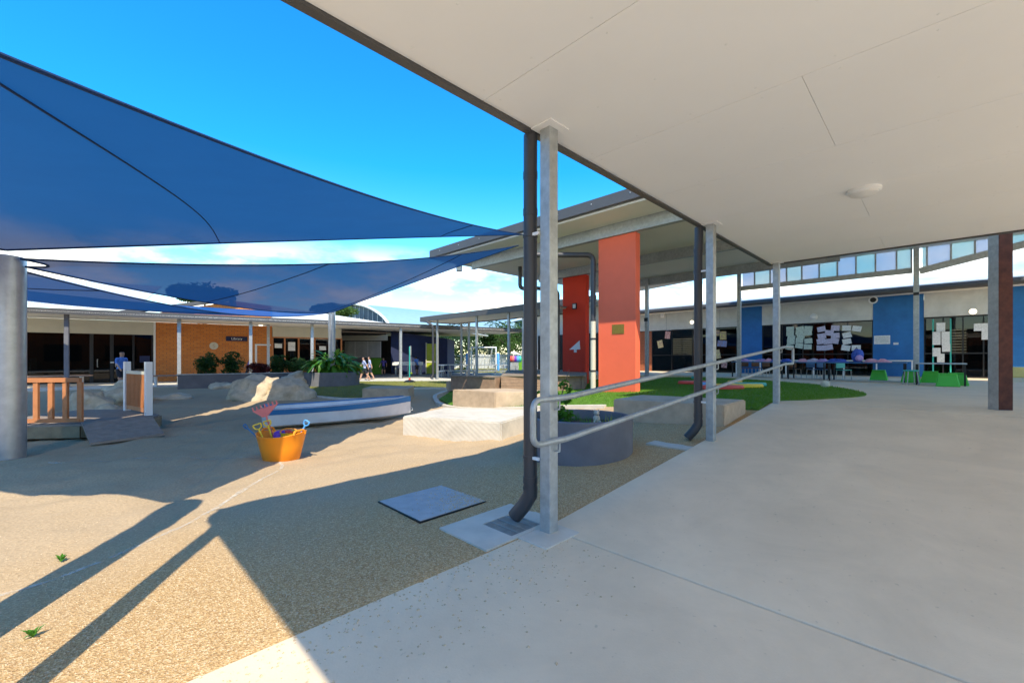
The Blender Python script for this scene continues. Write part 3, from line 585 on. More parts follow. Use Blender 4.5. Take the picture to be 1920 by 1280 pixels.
# ================================================================ pavilion with red columns
ZP = 5.0
t = thing('pavilion_roof', sd(22, 8, 0), 'flat cream pavilion roof with dark fascia over the red columns', 'roof')
roofp = [sd(13.1,18.9)[:2], sd(13.1,3.3)[:2], sd(10,3.3)[:2], sd(10,-5.6)[:2], sd(28.1,-5.6)[:2], sd(28.1,8.6)[:2], sd(31.3,18.9)[:2]]
m = MB(); m.prism(roofp, ZP, ZP+.05); m.build('soffit', K['soffit2'], t)
rp2 = [sd(13.04,19.0)[:2], sd(13.04,3.3)[:2], sd(9.9,3.3)[:2], sd(9.9,-5.7)[:2], sd(28.2,-5.7)[:2], sd(28.2,8.7)[:2], sd(31.5,19.0)[:2]]
m = MB(); m.prism(rp2, ZP+.053, ZP+.09); m.build('roof_sheet', K['roofgrey'], t)
m = MB(); m.sdbox(12.9, 13.03, 3.4, 19.0, ZP+.06, ZP+.33); m.build('gutter', K['fascia'], t)
m = MB(); m.beam(sd(12.9,19.05,ZP+.17), sd(31.5,19.05,ZP+.17), .06, .3); m.build('fascia', K['fascia'], t)
for i in range(10):
    q = 4.2+i*1.55; m = MB(); m.sdbox(12.88, 12.90, q-.015, q+.015, ZP+.2, ZP+.23); m.build('gutter_bolt', K['galv'], t)
for s_, d0, d1 in ((14.6,3.4,17.6),(20.0,3.4,17.6),(26.0,3.4,17.6)):
    m = MB(); m.sdbox(s_-.05, s_+.05, d0, d1, ZP-.33, ZP-.004); m.build('beam', K['galv'], t)
    m = MB(); m.sdbox(s_-.12, s_+.12, d0, d1, ZP-.345, ZP-.331); m.build('beam_flange', K['galv'], t)
# red columns
for nm, s_, d_, ww, dp, z1, mt, lb in (('red_column', 14.75, 8.85, 1.64, .34, ZP-.35, 'coral', 'nearer coral red column, lower half in sun, with a brass plaque'), ('red_column', 20.15, 14.92, 1.64, .34, ZP-.35, 'red', 'farther deep red column standing on the timber deck')):
    c = sd(s_, d_, g(*sd(s_, d_)[:2])); t = thing(nm, c, lb, 'column', 'red columns of the pavilion')
    m = MB(); m.sdbox(s_-dp/2, s_+dp/2, d_-ww/2, d_+ww/2, 0, z1); m.build('shaft', K[mt], t, bevel=.008)
    if mt == 'coral':
        m = MB(); q = dpx(1159, 14.58); zc = 1.29+(672-618)/800*11.9
        m.sdbox(s_-dp/2-.015, s_-dp/2-.001, q-.26, q+.26, zc-.13, zc+.13); m.build('plaque', K['brass'], t)
# floodlight and white paper-boat ornament on the far column
c = at(1078, 575, 17.6); s0 = 20.15-.17
q = dpx(1078, s0); t = thing('wall_floodlight', sd(s0, q, 3.4), 'small square floodlight on the deep red column', 'floodlight')
m = MB(); m.sdbox(s0-.07, s0-.004, q-.14, q+.14, 3.3, 3.54); m.build('housing', K['black'], t); m = MB(); m.sdbox(s0-.078, s0-.071, q-.10, q+.10, 3.34, 3.50); m.build('lens', K['lampoff'], t)
q = dpx(1079, s0); y_ = (s0+q)/2; z0 = 1.29+(672-656)/800*y_
t = thing('boat_ornament', sd(s0, q, z0), 'white folded paper boat ornament on the deep red column', 'ornament')
m = MB(); a = sd(s0-.03, q+.42, z0+.02); b = sd(s0-.03, q-.30, z0+.38); c2 = sd(s0-.03, q-.34, z0+.02); a2, b2, c3 = [p+Vector((.05,.05,0)) for p in (a, b, c2)]
m.v += [a,b,c2,a2,b2,c3]; m.f += [[0,1,2],[5,4,3],[0,3,4,1],[1,4,5,2],[2,5,3,0]]; m.build('sail', K['white'], t)
m = MB(); m.sdbox(s0-.05, s0-.002, q-.1, q+.08, z0-.1, z0+.03); m.build('bracket', K['lampoff'], t)
# slim posts, downpipes of the pavilion
for px, s_, lb in ((1213, 25.9, 'slim galvanised post behind the coral column'), (1386, 27.9, 'galvanised post under the end of the clerestory')):
    d_ = dpx(px, s_); t = thing('pavilion_post', sd(s_, d_, .505), lb, 'post', 'slim pavilion posts')
    m = MB(); m.sdbox(s_-.1, s_+.1, d_-.1, d_+.1, .45, ZP-.01 if px > 1300 else ZP-.02); m.build('shaft', K['galv'], t, bevel=.006)
    m = MB(); m.sdbox(s_-.16, s_+.16, d_-.16, d_+.16, .505, .53); m.build('base_plate', K['galv'], t)
    if px < 1300:
        m = MB(); m.sdbox(s_-.16, s_-.101, d_-.12, d_+.12, 3.0, 3.16); m.build('exit_lamp', K['black'], t)
def ppipe(pts, lb, mt='charcoal', r=.075):
    t = thing('pavilion_downpipe', Vector(pts[-1]), lb, 'downpipe', 'pavilion downpipes')
    m = MB(); m.tube(fillet(pts, .2, 8), r, 18); m.build('pipe', K[mt], t, smooth=True)
    for f in (.45, .8):
        p = Vector(pts[-2]).lerp(Vector(pts[-1]), f); m = MB(); m.tube([p, p+Vector((0,0,.05))], r*1.12, 18); m.build('collar', K[mt], t, smooth=True)
a = at(1040, 478, 12.0); b = at(1112, 478, 12.2); ppipe([at(985,478,11.9), a, b, at(1112, 560, 12.2), (b.x, b.y, g(b.x,b.y)+.1)], 'bent dark downpipe running beside the coral column')
m = MB(); m.tube([(b.x, b.y, 2.35), (b.x, b.y, g(b.x,b.y)+.05)], .0765, 18); tag(m.build('pipe_guard', K['cream'], smooth=True), 'pale lower sleeve of the downpipe beside the coral column', 'pipe sleeve')
a = at(1046, 545, 17.0); ppipe([at(1005,540,17), a, (a.x, a.y, .2)], 'thin dark downpipe left of the deep red column')
a = at(975, 522, 16.2); ppipe([at(975,500,16.2), at(975,541,16.2), at(992,541,16.2)], 'short bent outlet pipe under the pavilion eave')
# floodlight under the sail at the roof corner
c = at(861, 498, 16.2); t = thing('eave_floodlight', c, 'dark floodlight hanging from the pavilion roof corner', 'floodlight')
m = MB(); m.box(c.x-.10, c.x+.10, c.y-.06, c.y+.06, c.z-.22, c.z+.02); m.build('housing', K['black'], t); m = MB(); m.box(c.x-.02, c.x+.02, c.y-.02, c.y+.02, c.z+.02, ZP); m.build('arm', K['black'], t)
m = MB(); m.box(c.x-.08, c.x+.08, c.y-.066, c.y-.061, c.z-.2, c.z-.02); m.build('lens', K['lampoff'], t)
# timber deck
t = thing('timber_deck', (1.4, 14.2, .15), 'raised brown timber deck under the deep red column', 'deck')
dA, dB, dC, dD = [Vector((*p, 0)) for p in ((-.35,13.7),(2.35,13.9),(3.6,20.3),(-.2,20.3))]
for i in range(5):
    z0 = .2+i*.105; m = MB(); m.beam(dA+Vector((0,0,z0+.05)), dB+Vector((0,0,z0+.05)), .04, .098); m.build('face_board', K['timber'], t)
    m = MB(); m.beam(dB+Vector((.022,.03,z0+.05)), dC+Vector((0,0,z0+.05)), .04, .098); m.build('face_board', K['timber'], t)
m = MB(); m.beam(dB+Vector((-.04,-.04,.2)), dB+Vector((-.04,-.04,.72)), .08, .05, up=(0,1,0)); m.build('corner_trim', K['timber'], t)
m = MB(); m.prism([dA[:2], dB[:2], dC[:2], dD[:2]], .1, .72); m.build('frame', K['timber_grey'], t)
for i in range(24):
    y0 = 13.68+i*.275; f = (y0-13.7)/6.6; m = MB(); m.box(-.36+.16*f, 2.37+1.23*f, y0, y0+.268, .722, .75); m.build('deck_board', K['timber_grey'], t)
# left seat wall of the deck
t = thing('low_bench_wall', (-1.2,14.6,.15), 'low timber seat wall running left from the deck', 'seat')
m = MB(); m.beam((-2.0,15.0,.42),(-.42,13.95,.42), .45, .5); m.build('body', K['timber'], t, bevel=.01)
m = MB(); m.beam((-2.05,15.02,.69),(-.42,13.95,.69), .52, .04); m.build('top', K['timber_grey'], t)
# sandstone blocks
def block(name, corners, h, mt, lb, z0=None, top=None):
    """four ground corners -> sawn block with a slightly uneven hide"""
    cs = [Vector((x, y, 0)) for x, y in corners]; z0 = z0 if z0 is not None else min(g(c.x, c.y) for c in cs)
    bm = bmesh.new(); lo_ = [bm.verts.new((c.x, c.y, z0-.08)) for c in cs]; hi = [bm.verts.new((c.x, c.y, z0+h)) for c in cs]
    bm.faces.new(lo_[::-1]); bm.faces.new(hi)
    for i in range(4): bm.faces.new([lo_[i], lo_[(i+1) % 4], hi[(i+1) % 4], hi[i]])
    bmesh.ops.recalc_face_normals(bm, faces=bm.faces)
    bmesh.ops.bevel(bm, geom=bm.edges[:], offset=.018, segments=2, affect='EDGES')
    bmesh.ops.subdivide_edges(bm, edges=[e for e in bm.edges if e.calc_length() > .15], cuts=5, use_grid_fill=True)
    for v in bm.verts:
        p = v.co; n_ = noise.noise(p*2.3)*.012 + noise.noise(p*9)*.006; v.co += v.normal*n_
    me = bpy.data.meshes.new(name); bm.to_mesh(me); bm.free(); me.materials.append(K[mt]); o = bpy.data.objects.new(name, me); col.objects.link(o)
    for p in me.polygons: p.use_smooth = True
    me.set_sharp_from_angle(angle=R(40))
    return tag(o, lb, 'stone block', 'sawn sandstone blocks round the yard')
stripes(K['sandstone_pale'], (.9,.35,.9), 85, .12, .006); stripes(K['sandstone'], (.7,.3,-.8), 60, .14, .006)
block('sandstone_block', [(-1.82,7.07),(-.16,6.36),(.55,7.9),(-1.32,8.3)], .34, 'sandstone_pale', 'pale saw-marked sandstone block, sunlit, behind the nearest downpipe', 0)
block('sandstone_block', [(-1.55,11.1),(-.4,10.15),(1.1,10.5),(-.15,11.5)], .44, 'sandstone', 'brown saw-marked sandstone block on the lawn kerb', .05)
block('sandstone_block', [(1.7,7.17),(3.08,6.2),(3.86,7.05),(2.45,8.06)], .36, 'sandstone', 'long tan sandstone block beside the ramp and second downpipe', .25)
block('sandstone_block', [(-4.35,12.4),(-2.95,12.2),(-3.15,13.7),(-4.5,13.6)], .36, 'sandstone', 'flat sandstone block behind the bow of the boat', .06)
block('sandstone_block', [(-2.35,15.2),(-1.5,14.75),(-1.2,15.3),(-2.1,15.8)], .38, 'sandstone', 'small sandstone block at the left end of the timber seat', .1)
# ================================================================ second covered walkway, far middle
t = thing('far_walkway', sd(20, 23, .17), 'far covered walkway with grey fascia crossing behind the lawn', 'canopy')
m = MB(); m.sdbox(18.7, 21.9, 15.5, 28.7, 3.36, 3.4); m.build('soffit', K['soffit2'], t)
m = MB(); m.sdbox(18.6, 22.0, 15.4, 28.8, 3.403, 3.44); m.build('roof_sheet', K['roofgrey'], t)
for a_ in ((18.58,18.69,15.4,28.8),(21.91,22.02,15.4,28.8),(18.7,21.9,28.71,28.82)):
    m = MB(); m.sdbox(*a_, 3.32, 3.58); m.build('fascia', K['fascia'], t)
for px, s_, lb in ((820,18.95,'front post at the left end of the far walkway'),(954,18.95,'front post of the far walkway near the dark downpipe'),(894,18.95,'middle front post of the far walkway'),(879,21.6,'rear post of the far walkway beside the goal'),(865,21.6,'rear left post of the far walkway')):
    d_ = dpx(px, s_); t = thing('walkway_post', sd(s_, d_, .17), lb, 'post', 'posts of the far walkway')
    m = MB(); m.sdbox(s_-.065, s_+.065, d_-.065, d_+.065, .1, 3.355); m.build('shaft', K['galv'], t)
    m = MB(); m.sdbox(s_-.12, s_+.12, d_-.12, d_+.12, .17, .19); m.build('base_plate', K['galv'], t)
d_ = dpx(813, 18.8); t = thing('walkway_downpipe', sd(18.75, d_, .17), 'dark downpipe on the left post of the far walkway', 'downpipe')
m = MB(); m.tube(fillet([sd(18.5,d_+.5,3.3), sd(18.75,d_,3.05), sd(18.75,d_,.4), sd(18.6,d_+.1,.22)], .1), .06, 12); m.build('pipe', K['charcoal'], t, smooth=True); m = MB(); m.tube([sd(18.75,d_,1.6), sd(18.75,d_,1.65)], .068, 12); m.build('collar', K['charcoal'], t)
# wing roof glimpsed between the red columns
t = thing('far_wing', sd(27, 20, .3), 'low white building wing seen between the red columns', 'building')
m = MB(); m.sdbox(28.3, 28.6, 17.5, 27, .2, 4.2); m.build('wall', K['offwhite'], t)
m = MB(); m.sdbox(28.24, 28.298, 18.5, 25, .6, 2.7); m.build('glazing', K['black'], t)
m = MB(); m.sdbox(26, 28.7, 17.4, 27.2, 4.22, 4.3); m.build('soffit', K['soffit2'], t); m = MB(); m.sdbox(25.85, 25.99, 17.4, 27.2, 4.2, 4.5); m.build('gutter', K['fascia'], t)
# ================================================================ right-hand building
SW = 35.7; ZF = .505; ZH = 3.04
def rseg(px0, px1): return dpx(px1, SW), dpx(px0, SW)
t = RB = thing('classroom_block', sd(SW, 6, ZF), 'classroom building with blue panels, white bulkheads and glass doors', 'building')
def rpart(name, px0, px1, z0, z1, mt, s0=SW, th=.2, par=None):
    d0, d1 = rseg(px0, px1); mb = MB(); mb.sdbox(s0, s0+th, d0, d1, z0, z1); return mb.build(name, mt, par or RB)
rpart('brick_wall', 1100, 1222, .4, 3.0, K['brickR'])
for a_, b_ in ((1387,1429),(1637,1732),(1886,1990)): rpart('blue_panel', a_, b_, .4, 4.05, K['blue'], SW-.06, .26)
for a_, b_ in ((1100,1387),(1429.5,1636.5),(1732.5,1885.5)): rpart('white_bulkhead', a_, b_, ZH, 4.05, K['offwhite'], SW-.1, .3)
for a_ in (1150,1200,1250,1300,1350): rpart('bulkhead_joint', a_, a_+1, ZH+.02, 4.04, K['galv'], SW-.106, .005)
m = MB(); m.sdbox(34.0, 36.5, -14, 27, 4.055, 4.09); m.build('eave_soffit', K['soffit2'], RB)
m = MB(); m.tube([sd(33.95,-14,4.12), sd(33.95,27,4.12)], .13, 16); m.build('gutter', K['fascia'], RB, smooth=True)
m = MB(); m.quadbox([sd(33.85,-14,4.24), sd(33.85,27,4.24), sd(44,27,5.3), sd(44,-14,5.3), sd(33.85,-14,4.27), sd(33.85,27,4.27), sd(44,27,5.34), sd(44,-14,5.34)]); m.build('roof_sheet', K['roofwhite'], RB)
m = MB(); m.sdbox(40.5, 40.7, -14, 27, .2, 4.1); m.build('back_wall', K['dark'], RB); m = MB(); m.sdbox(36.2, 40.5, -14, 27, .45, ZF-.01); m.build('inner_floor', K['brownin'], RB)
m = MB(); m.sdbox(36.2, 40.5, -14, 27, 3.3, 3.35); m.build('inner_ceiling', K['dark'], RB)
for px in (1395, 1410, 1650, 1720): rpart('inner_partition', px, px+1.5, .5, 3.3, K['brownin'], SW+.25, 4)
def glazing(px0, px1, nmull, name):
    d0, d1 = rseg(px0, px1); w_ = MB(); w_.sdbox(SW+.02, SW+.028, d0, d1, ZF, ZH); o = w_.build('glass_pane', K['glassdark'], RB)
    for i in range(nmull+1):
        q = d0+(d1-d0)*i/nmull; mb = MB(); mb.sdbox(SW-.01, SW+.07, q-.03, q+.03, ZF, ZH); mb.build('mullion', K['black'], RB)
    for zz in (ZF+.03, ZF+1.0, ZH-.03):
        mb = MB(); mb.sdbox(SW-.004, SW+.066, d0, d1, zz-.03, zz+.03); mb.build('transom', K['black'], RB)
glazing(1223, 1386, 4, 'a'); glazing(1430, 1636, 5, 'b'); glazing(1733, 1885, 4, 'c')
for i in range(9):                                                                            # far louvres, no lamps: their brightness is put into a glowing material
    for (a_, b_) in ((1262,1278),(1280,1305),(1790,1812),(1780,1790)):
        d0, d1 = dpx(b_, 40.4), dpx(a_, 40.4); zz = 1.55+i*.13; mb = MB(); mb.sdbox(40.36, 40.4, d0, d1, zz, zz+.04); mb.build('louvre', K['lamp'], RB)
# things stuck on the glass
def paper(px, py, w_, h_, rot, mt, lb):
    y = SW/(1+(px-CX)/FPX); c = at(px, py, y-.02); mb = MB(); e = Vector(VD); u = Vector((0,0,1)); a = e*math.cos(rot)+u*math.sin(rot); b = -e*math.sin(rot)+u*math.cos(rot)
    nn = Vector(UD); q = [c-a*w_/2-b*h_/2, c+a*w_/2-b*h_/2, c+a*w_/2+b*h_/2, c-a*w_/2+b*h_/2]
    mb.quadbox([p-nn*.012 for p in q]+[p-nn*.009 for p in q]); tag(mb.build('paper_sheet', mt), lb, 'paper', 'papers and pictures taped to the glass')
pc = [mat('kid_art_%d' % i, c_, .8, var=.5, vs=14, c2=c2_) for i, (c_, c2_) in enumerate((((.75,.3,.4),(.8,.75,.3)),((.7,.1,.08),(.85,.6,.55)),((.1,.2,.6),(.8,.5,.1)),((.65,.3,.1),(.2,.35,.7)),((.6,.15,.3),(.8,.7,.2))))]
arts = [(1238,645,.34,.46,.2,0,'pink and lime drawing on the dark door'),(1252,628,.32,.44,-.12,1,'red drawing high on the dark door'),(1254,617,.34,.14,0,3,'small pale card above the red drawing'),(1344,624,.3,.3,0,2,'blue picture beside the second downpipe'),(1356,629,.34,.46,0,4,'red and teal picture near the door edge'),(1354,644,.5,.34,-.1,3,'wide painted picture by the door edge'),(1345,664,.32,.5,.2,0,'pink and blue picture low on the glass'),(1358,684,.3,.3,-.1,1,'red picture at the bottom of the glass')]
for px, py, w_, h_, r_, k, lb in arts: paper(px, py, w_, h_, r_, pc[k], lb)
cols = [(1482,(617,625,633,641,651)),(1500,(617,623,630,638,648)),(1516,(616,624,639,650)),(1540,(617,630,640,652)),(1553,(624,640,651)),(1566,(615,629,639)),(1587,(615,628,640,652)),(1606,(616,652))]
ordw = ('topmost','second','third','fourth','fifth'); cn = ('first','second','third','fourth','fifth','sixth','seventh','last')
for i, (px, ys) in enumerate(cols):
    for j, py in enumerate(ys):
        paper(px+random.uniform(-2,2), py, .33, .25, random.uniform(-.22,.22), (K['paper3'] if i < 3 else K['paper2'] if i < 6 else K['paper']), '%s paper down in the %s column of sheets on the middle window' % (ordw[j], cn[i]))
for k, (px, py, w_, h_) in enumerate(((1764,613,.26,.36),(1756,634,.24,.55),(1773,634,.24,.55),(1756,660,.24,.36),(1774,652,.24,.32),(1764,671,.22,.36),(1845,613,.55,.3),(1851,628,.3,.36))):
    paper(px, py, w_, h_, 0, K['paper'], ('white notice at the top of the green door','left tall notice list on the green door','right tall notice list on the green door','left lower notice on the green door','right lower notice on the green door','bottom notice on the green door','wide sheet with dark blots on the right glass','small sheet with dark blots on the right glass')[k])
rpart('green_door_stile', 1748, 1751, ZF, ZH-.1, K['teal'], SW-.02, .03); rpart('green_door_stile', 1781, 1784, ZF, ZH-.1, K['teal'], SW-.02, .03)
# wall fittings
def wallthing(px, py, s_): y = s_/(1+(px-CX)/FPX); return at(px, py, y)
for px, py, r_, mt, lb in ((1298,604,.12,'lamp','lit round bulkhead lamp above the left classroom door'),(1526,594,.16,'lampoff','round bulkhead lamp above the middle window'),(1824,584,.12,'lamp','lit round bulkhead lamp above the right classroom door')):
    c = wallthing(px, py, SW-.11); t = thing('bulkhead_lamp', c, lb, 'wall lamp', 'round lamps on the white bulkheads'); n_ = -Vector(UD)
    m = MB(); m.tube([c, c+n_*.05], r_, 20); m.build('rim', K['white'], t); m = MB(); m.tube([c+n_*.05, c+n_*.09, c+n_*.12], [r_*.9, r_*.8, r_*.3], 20); m.build('diffuser', K[mt], t, smooth=True)
c = wallthing(1638, 563, SW-.1); t = thing('wall_speaker', c, 'round white horn speaker at the top of the blue wall', 'speaker'); m = MB(); m.tube([c, c-Vector(UD)*.2], [.06,.17], 18); m.build('horn', K['white'], t); m = MB(); m.tube([c-Vector(UD)*.201, c-Vector(UD)*.205], .11, 18); m.build('throat', K['black'], t)
c = wallthing(1244, 591, SW-.1); t = thing('wall_camera', c, 'white boxy camera on the left bulkhead', 'camera'); m = MB(); m.sdbox(c.x+c.y-.25, c.x+c.y, c.y-c.x-.16, c.y-c.x+.16, c.z-.14, c.z+.14); m.build('housing', K['white'], t); m = MB(); m.tube([c+Vector((.1,-.2,.1)), c+Vector((.3,-.4,.1))], .05, 10); m.build('lens', K['offwhite'], t)
def wsign(px0, px1, py0, py1, mt, name, lb, lines):
    y = SW/(1+((px0+px1)/2-CX)/FPX); a = at((px0+px1)/2, (py0+py1)/2, y); d_ = a.y-a.x; w_ = (px1-px0)/FPX*y*1.0; h_ = (py1-py0)/FPX*y
    t = thing(name, a, lb, 'sign'); m = MB(); m.sdbox(SW-.09, SW-.061, d_-w_*.62, d_+w_*.62, a.z-h_/2, a.z+h_/2); m.build('board', mt, t)
    for i in range(lines):
        zz = a.z+h_*.3-i*h_*.6/max(1, lines-1); m = MB(); m.sdbox(SW-.094, SW-.091, d_-w_*.5, d_+w_*.5, zz-.008, zz+.008); m.build('text_line', K['galv'], t)
wsign(1641, 1667, 629, 645, K['paper'], 'wall_notice', 'white notice board with lines of print on the blue wall', 5)
wsign(1676, 1684, 642, 646, K['white'], 'wall_switch', 'small white switch plate on the blue wall', 1)
# clerestory: glass panes over a steel beam, unseen roof added above to block the sun
t = thing('clerestory', sd(28, 3, 4.2), 'row of alternating teal and pale blue glass panes over a steel beam', 'clerestory')
SC = 28.0
def cpx(px): return dpx(px, SC)
m = MB(); m.sdbox(SC-.06, SC+.06, cpx(1711), cpx(1389), 4.18, 4.36); m.build('beam', K['galv'], t)
xs_ = [1391,1415,1444,1475,1503.5,1536,1570,1605,1641.5,1681,1709]
for i in range(len(xs_)-1):
    m = MB(); m.sdbox(SC-.006, SC+.006, cpx(xs_[i+1])+.03, cpx(xs_[i])-.03, 4.36, 6.9); m.build('pane', K['glassteal' if i % 2 else 'glassblue'], t)
    m = MB(); q = cpx(xs_[i+1]); m.sdbox(SC-.04, SC+.04, q-.03, q+.03, 4.36, 6.9); m.build('mullion', K['galv'], t)
xr = [1728,1738,1783,1828,1876,1930,1990]; zr = lambda d_: 4.22 + max(0, (cpx(1725)-d_))*.21/1.414
a, b = cpx(1724), cpx(1990); m = MB(); m.beam(sd(SC, a, zr(a)), sd(SC, b, zr(b)), .12, .2); m.build('raked_beam', K['galv'], t)
for i in range(len(xr)-1):
    d1, d0 = cpx(xr[i]), cpx(xr[i+1]); m = MB(); m.quadbox([sd(SC-.006,d0+.03,zr(d0)+.1), sd(SC+.006,d0+.03,zr(d0)+.1), sd(SC+.006,d1-.03,zr(d1)+.1), sd(SC-.006,d1-.03,zr(d1)+.1), sd(SC-.006,d0+.03,6.9), sd(SC+.006,d0+.03,6.9), sd(SC+.006,d1-.03,6.9), sd(SC-.006,d1-.03,6.9)]); m.build('pane', K['glassblue' if i % 2 else 'glassteal'], t)
    m = MB(); m.sdbox(SC-.04, SC+.04, d0-.03, d0+.03, zr(d0), 6.9); m.build('mullion', K['galv'], t)
t = thing('added_shade_roof', sd(25, 2, 7), 'tall unseen roof added above the clerestory panes to shade the concourse', 'roof')
m = MB(); m.sdbox(17, 32.6, -5.6, 8.0, 6.95, 7.0); m.build('soffit', K['soffit2'], t); m = MB(); m.sdbox(16.9, 32.7, -5.7, 8.1, 7.003, 7.2); m.build('roof_sheet', K['roofgrey'], t)
m = MB(); m.sdbox(10, 28.3, -16, -7.2, 6.95, 7.15); m.build('roof_wing', K['soffit2'], t); m = MB(); m.sdbox(10, 17.5, -7.2, -5.6, 6.95, 7.15); m.build('roof_link', K['soffit2'], t)  # unseen pieces too, shaped to leave a gap for a strip of sun
s_ = 27.85; d_ = dpx(1718, s_); t = thing('concourse_post', sd(s_, d_, ZF), 'tall galvanised post in front of the blue wall', 'post')
m = MB(); m.sdbox(s_-.12, s_+.12, d_-.1, d_+.1, .45, 6.94); m.build('shaft', K['galv'], t, bevel=.006); m = MB(); m.sdbox(s_-.14, s_-.121, d_-.1, d_+.1, 3.4, 3.5); m.build('exit_lamp', K['black'], t)
m = MB(); m.sdbox(s_-.2, s_+.2, d_-.2, d_+.2, ZF, ZF+.02); m.build('base_plate', K['galv'], t)
c = gp(1875, 768, ZF); s_, d_ = c.x+c.y, c.y-c.x; t = thing('rusty_post', c, 'thick square post at right, grey on one face and rust brown on the other', 'post')
dv_ = Vector((.75,.66,0)).normalized(); nl = -(Matrix.Rotation(R(-52), 3, 'Z') @ dv_); nr = -(Matrix.Rotation(R(38), 3, 'Z') @ dv_)
m = MB(); m.beam(c-Vector((0,0,.05)), c+Vector((0,0,6.4)), .18, .18, up=nl); m.build('shaft', K['galv'], t, bevel=.006); q = c+nr*.0925; m = MB(); m.beam(q+Vector((0,0,.005)), q+Vector((0,0,6.3)), .178, .004, up=nr); m.build('side_face', K['rust'], t)
# ================================================================ library building on the left
t = LB = thing('library_building', lib(6, 0, .16), 'orange brick library with veranda, glass doors and timber windows', 'building')
def lpx(px, n=0.0): return libt(px, n)
def lpart(name, t0, t1, z0, z1, mt, n0=0, th=.2, par=None):
    mb = MB(); mb.prism([lib(t0,n0)[:2], lib(t1,n0)[:2], lib(t1,n0-th)[:2], lib(t0,n0-th)[:2]], z0, z1); return mb.build(name, mt, par or LB)
lpart('brick_wall', lpx(292), lpx(510), .1, 3.08, K['brickL'])
ga, gb, gc = lib(lpx(250),0), lib(lpx(440),0), lib(lpx(508),0)
m = MB(); q = [lib(lpx(290),0,3.4), lib(lpx(508),0,3.4), lib(lpx(508),0,4.2), lib(lpx(440),0,4.35), lib(lpx(290),0,3.5)]; m.v += q + [p - LN*.2 for p in q]; m.f += [[0,1,2,3,4],[9,8,7,6,5]] + [[i,(i+1)%5,5+(i+1)%5,5+i] for i in range(5)]; m.build('gable_wall', K['brickL'], LB)
m = MB(); m.beam(lib(lpx(190),.1,3.3), lib(lpx(440),.1,4.45), .4, .16); m.build('gable_fascia', K['fascia'], LB)
lpart('door_bulkhead', lpx(-120), lpx(288), 2.44, 3.08, K['cream'], .02)
lpart('door_jamb', lpx(288), lpx(292), .16, 3.08, K['white'], .04)
lpart('window_bulkhead', lpx(511), lpx(640), 2.5, 3.08, K['cream'], .02); lpart('window_sill_wall', lpx(511), lpx(640), .1, 1.0, K['brickL'], .0)
for px in (511, 534, 560, 590, 622, 640): lpart('window_frame', lpx(px)-.04, lpx(px)+.04, 1.0, 2.5, K['timber_orange'], .03, .12)
lpart('window_head', lpx(511), lpx(640), 2.44, 2.5, K['timber_orange'], .035, .12); lpart('window_sill', lpx(511), lpx(640), 1.0, 1.06, K['timber_orange'], .04, .14)
lpart('window_pane', lpx(512), lpx(639), 1.06, 2.44, K['glassdark'], -.04, .01)
for i, (px, zz) in enumerate(((522,2.0),(547,2.1),(547,1.85),(605,1.9))): lpart('window_poster', lpx(px)-.18, lpx(px)+.18, zz-.12, zz+.12, K['paper'], -.02, .005)
lpart('glass_door', lpx(-120), lpx(287), .16, 2.44, K['glassdark'], -.03, .012)
for px in (40, 170, 173, 208, 211, 250, 286): lpart('door_stile', lpx(px)-.035, lpx(px)+.035, .16, 2.44, K['black'], .0, .07)
for px in (183, 217): 
    a = lib(lpx(px), .05, 1.25); m = MB(); m.tube(fillet([a-LN*.08, a, a+Vector((0,0,-.35)), a+Vector((0,0,-.35))-LN*.08], .03), .016, 8); m.build('door_handle', K['galv'], LB)
lpart('door_sign', lpx(262), lpx(281), 1.1, 1.42, K['navy'], .02, .02)
for px in (210,): lpart('door_notice', lpx(px-3), lpx(px+4), 1.08, 1.14, K['paper'], .01, .005)
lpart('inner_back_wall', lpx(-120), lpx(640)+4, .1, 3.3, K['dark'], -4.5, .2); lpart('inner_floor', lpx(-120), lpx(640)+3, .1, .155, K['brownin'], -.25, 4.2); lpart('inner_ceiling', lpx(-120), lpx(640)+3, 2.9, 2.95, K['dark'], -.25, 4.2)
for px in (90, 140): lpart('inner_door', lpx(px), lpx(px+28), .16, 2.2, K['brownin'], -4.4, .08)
lpart('white_frame', lpx(478), lpx(482), .16, 2.0, K['white'], .03, .025); lpart('white_frame', lpx(478), lpx(508), 2.001, 2.08, K['white'], .03, .025)
# veranda roof
VN = 3.75
m = MB(); m.prism([lib(-16,VN)[:2], lib(21.5,VN+.4)[:2], lib(21.5,.0)[:2], lib(-16,.0)[:2]], 3.085, 3.12); m.build('veranda_soffit', K['soffit2'], LB)
m = MB(); m.prism([lib(-16,VN)[:2], lib(21.5,VN+.4)[:2], lib(21.5,VN+.28)[:2], lib(-16,VN-.12)[:2]], 3.0, 3.22); m.build('veranda_gutter', K['fascia'], LB)
m = MB(); m.prism([lib(-16,VN-.13)[:2], lib(21.5,VN+.27)[:2], lib(21.5,0)[:2], lib(-16,0)[:2]], 3.123, lambda x, y: 3.2 + .0*x); m.build('veranda_roof', K['roofgrey'], LB)
m = MB(); m.quadbox([lib(-22,-.3,3.6), lib(lpx(250),-.3,3.6), lib(lpx(250),-9,6.0), lib(-22,-9,6.0), lib(-22,-.3,3.64), lib(lpx(250),-.3,3.64), lib(lpx(250),-9,6.04), lib(-22,-9,6.04)]); m.build('roof_sheet', K['roofwhite'], LB)
m = MB(); m.quadbox([lib(lpx(509),-.2,3.3), lib(lpx(509)+7,-.2,3.3), lib(lpx(509)+7,-6,3.3), lib(lpx(509),-6,3.3), lib(lpx(509),-.2,4.25), lib(lpx(509)+7,-.2,3.5), lib(lpx(509)+7,-6,3.5), lib(lpx(509),-6,4.25)]); m.build('white_gable', K['white'], LB)
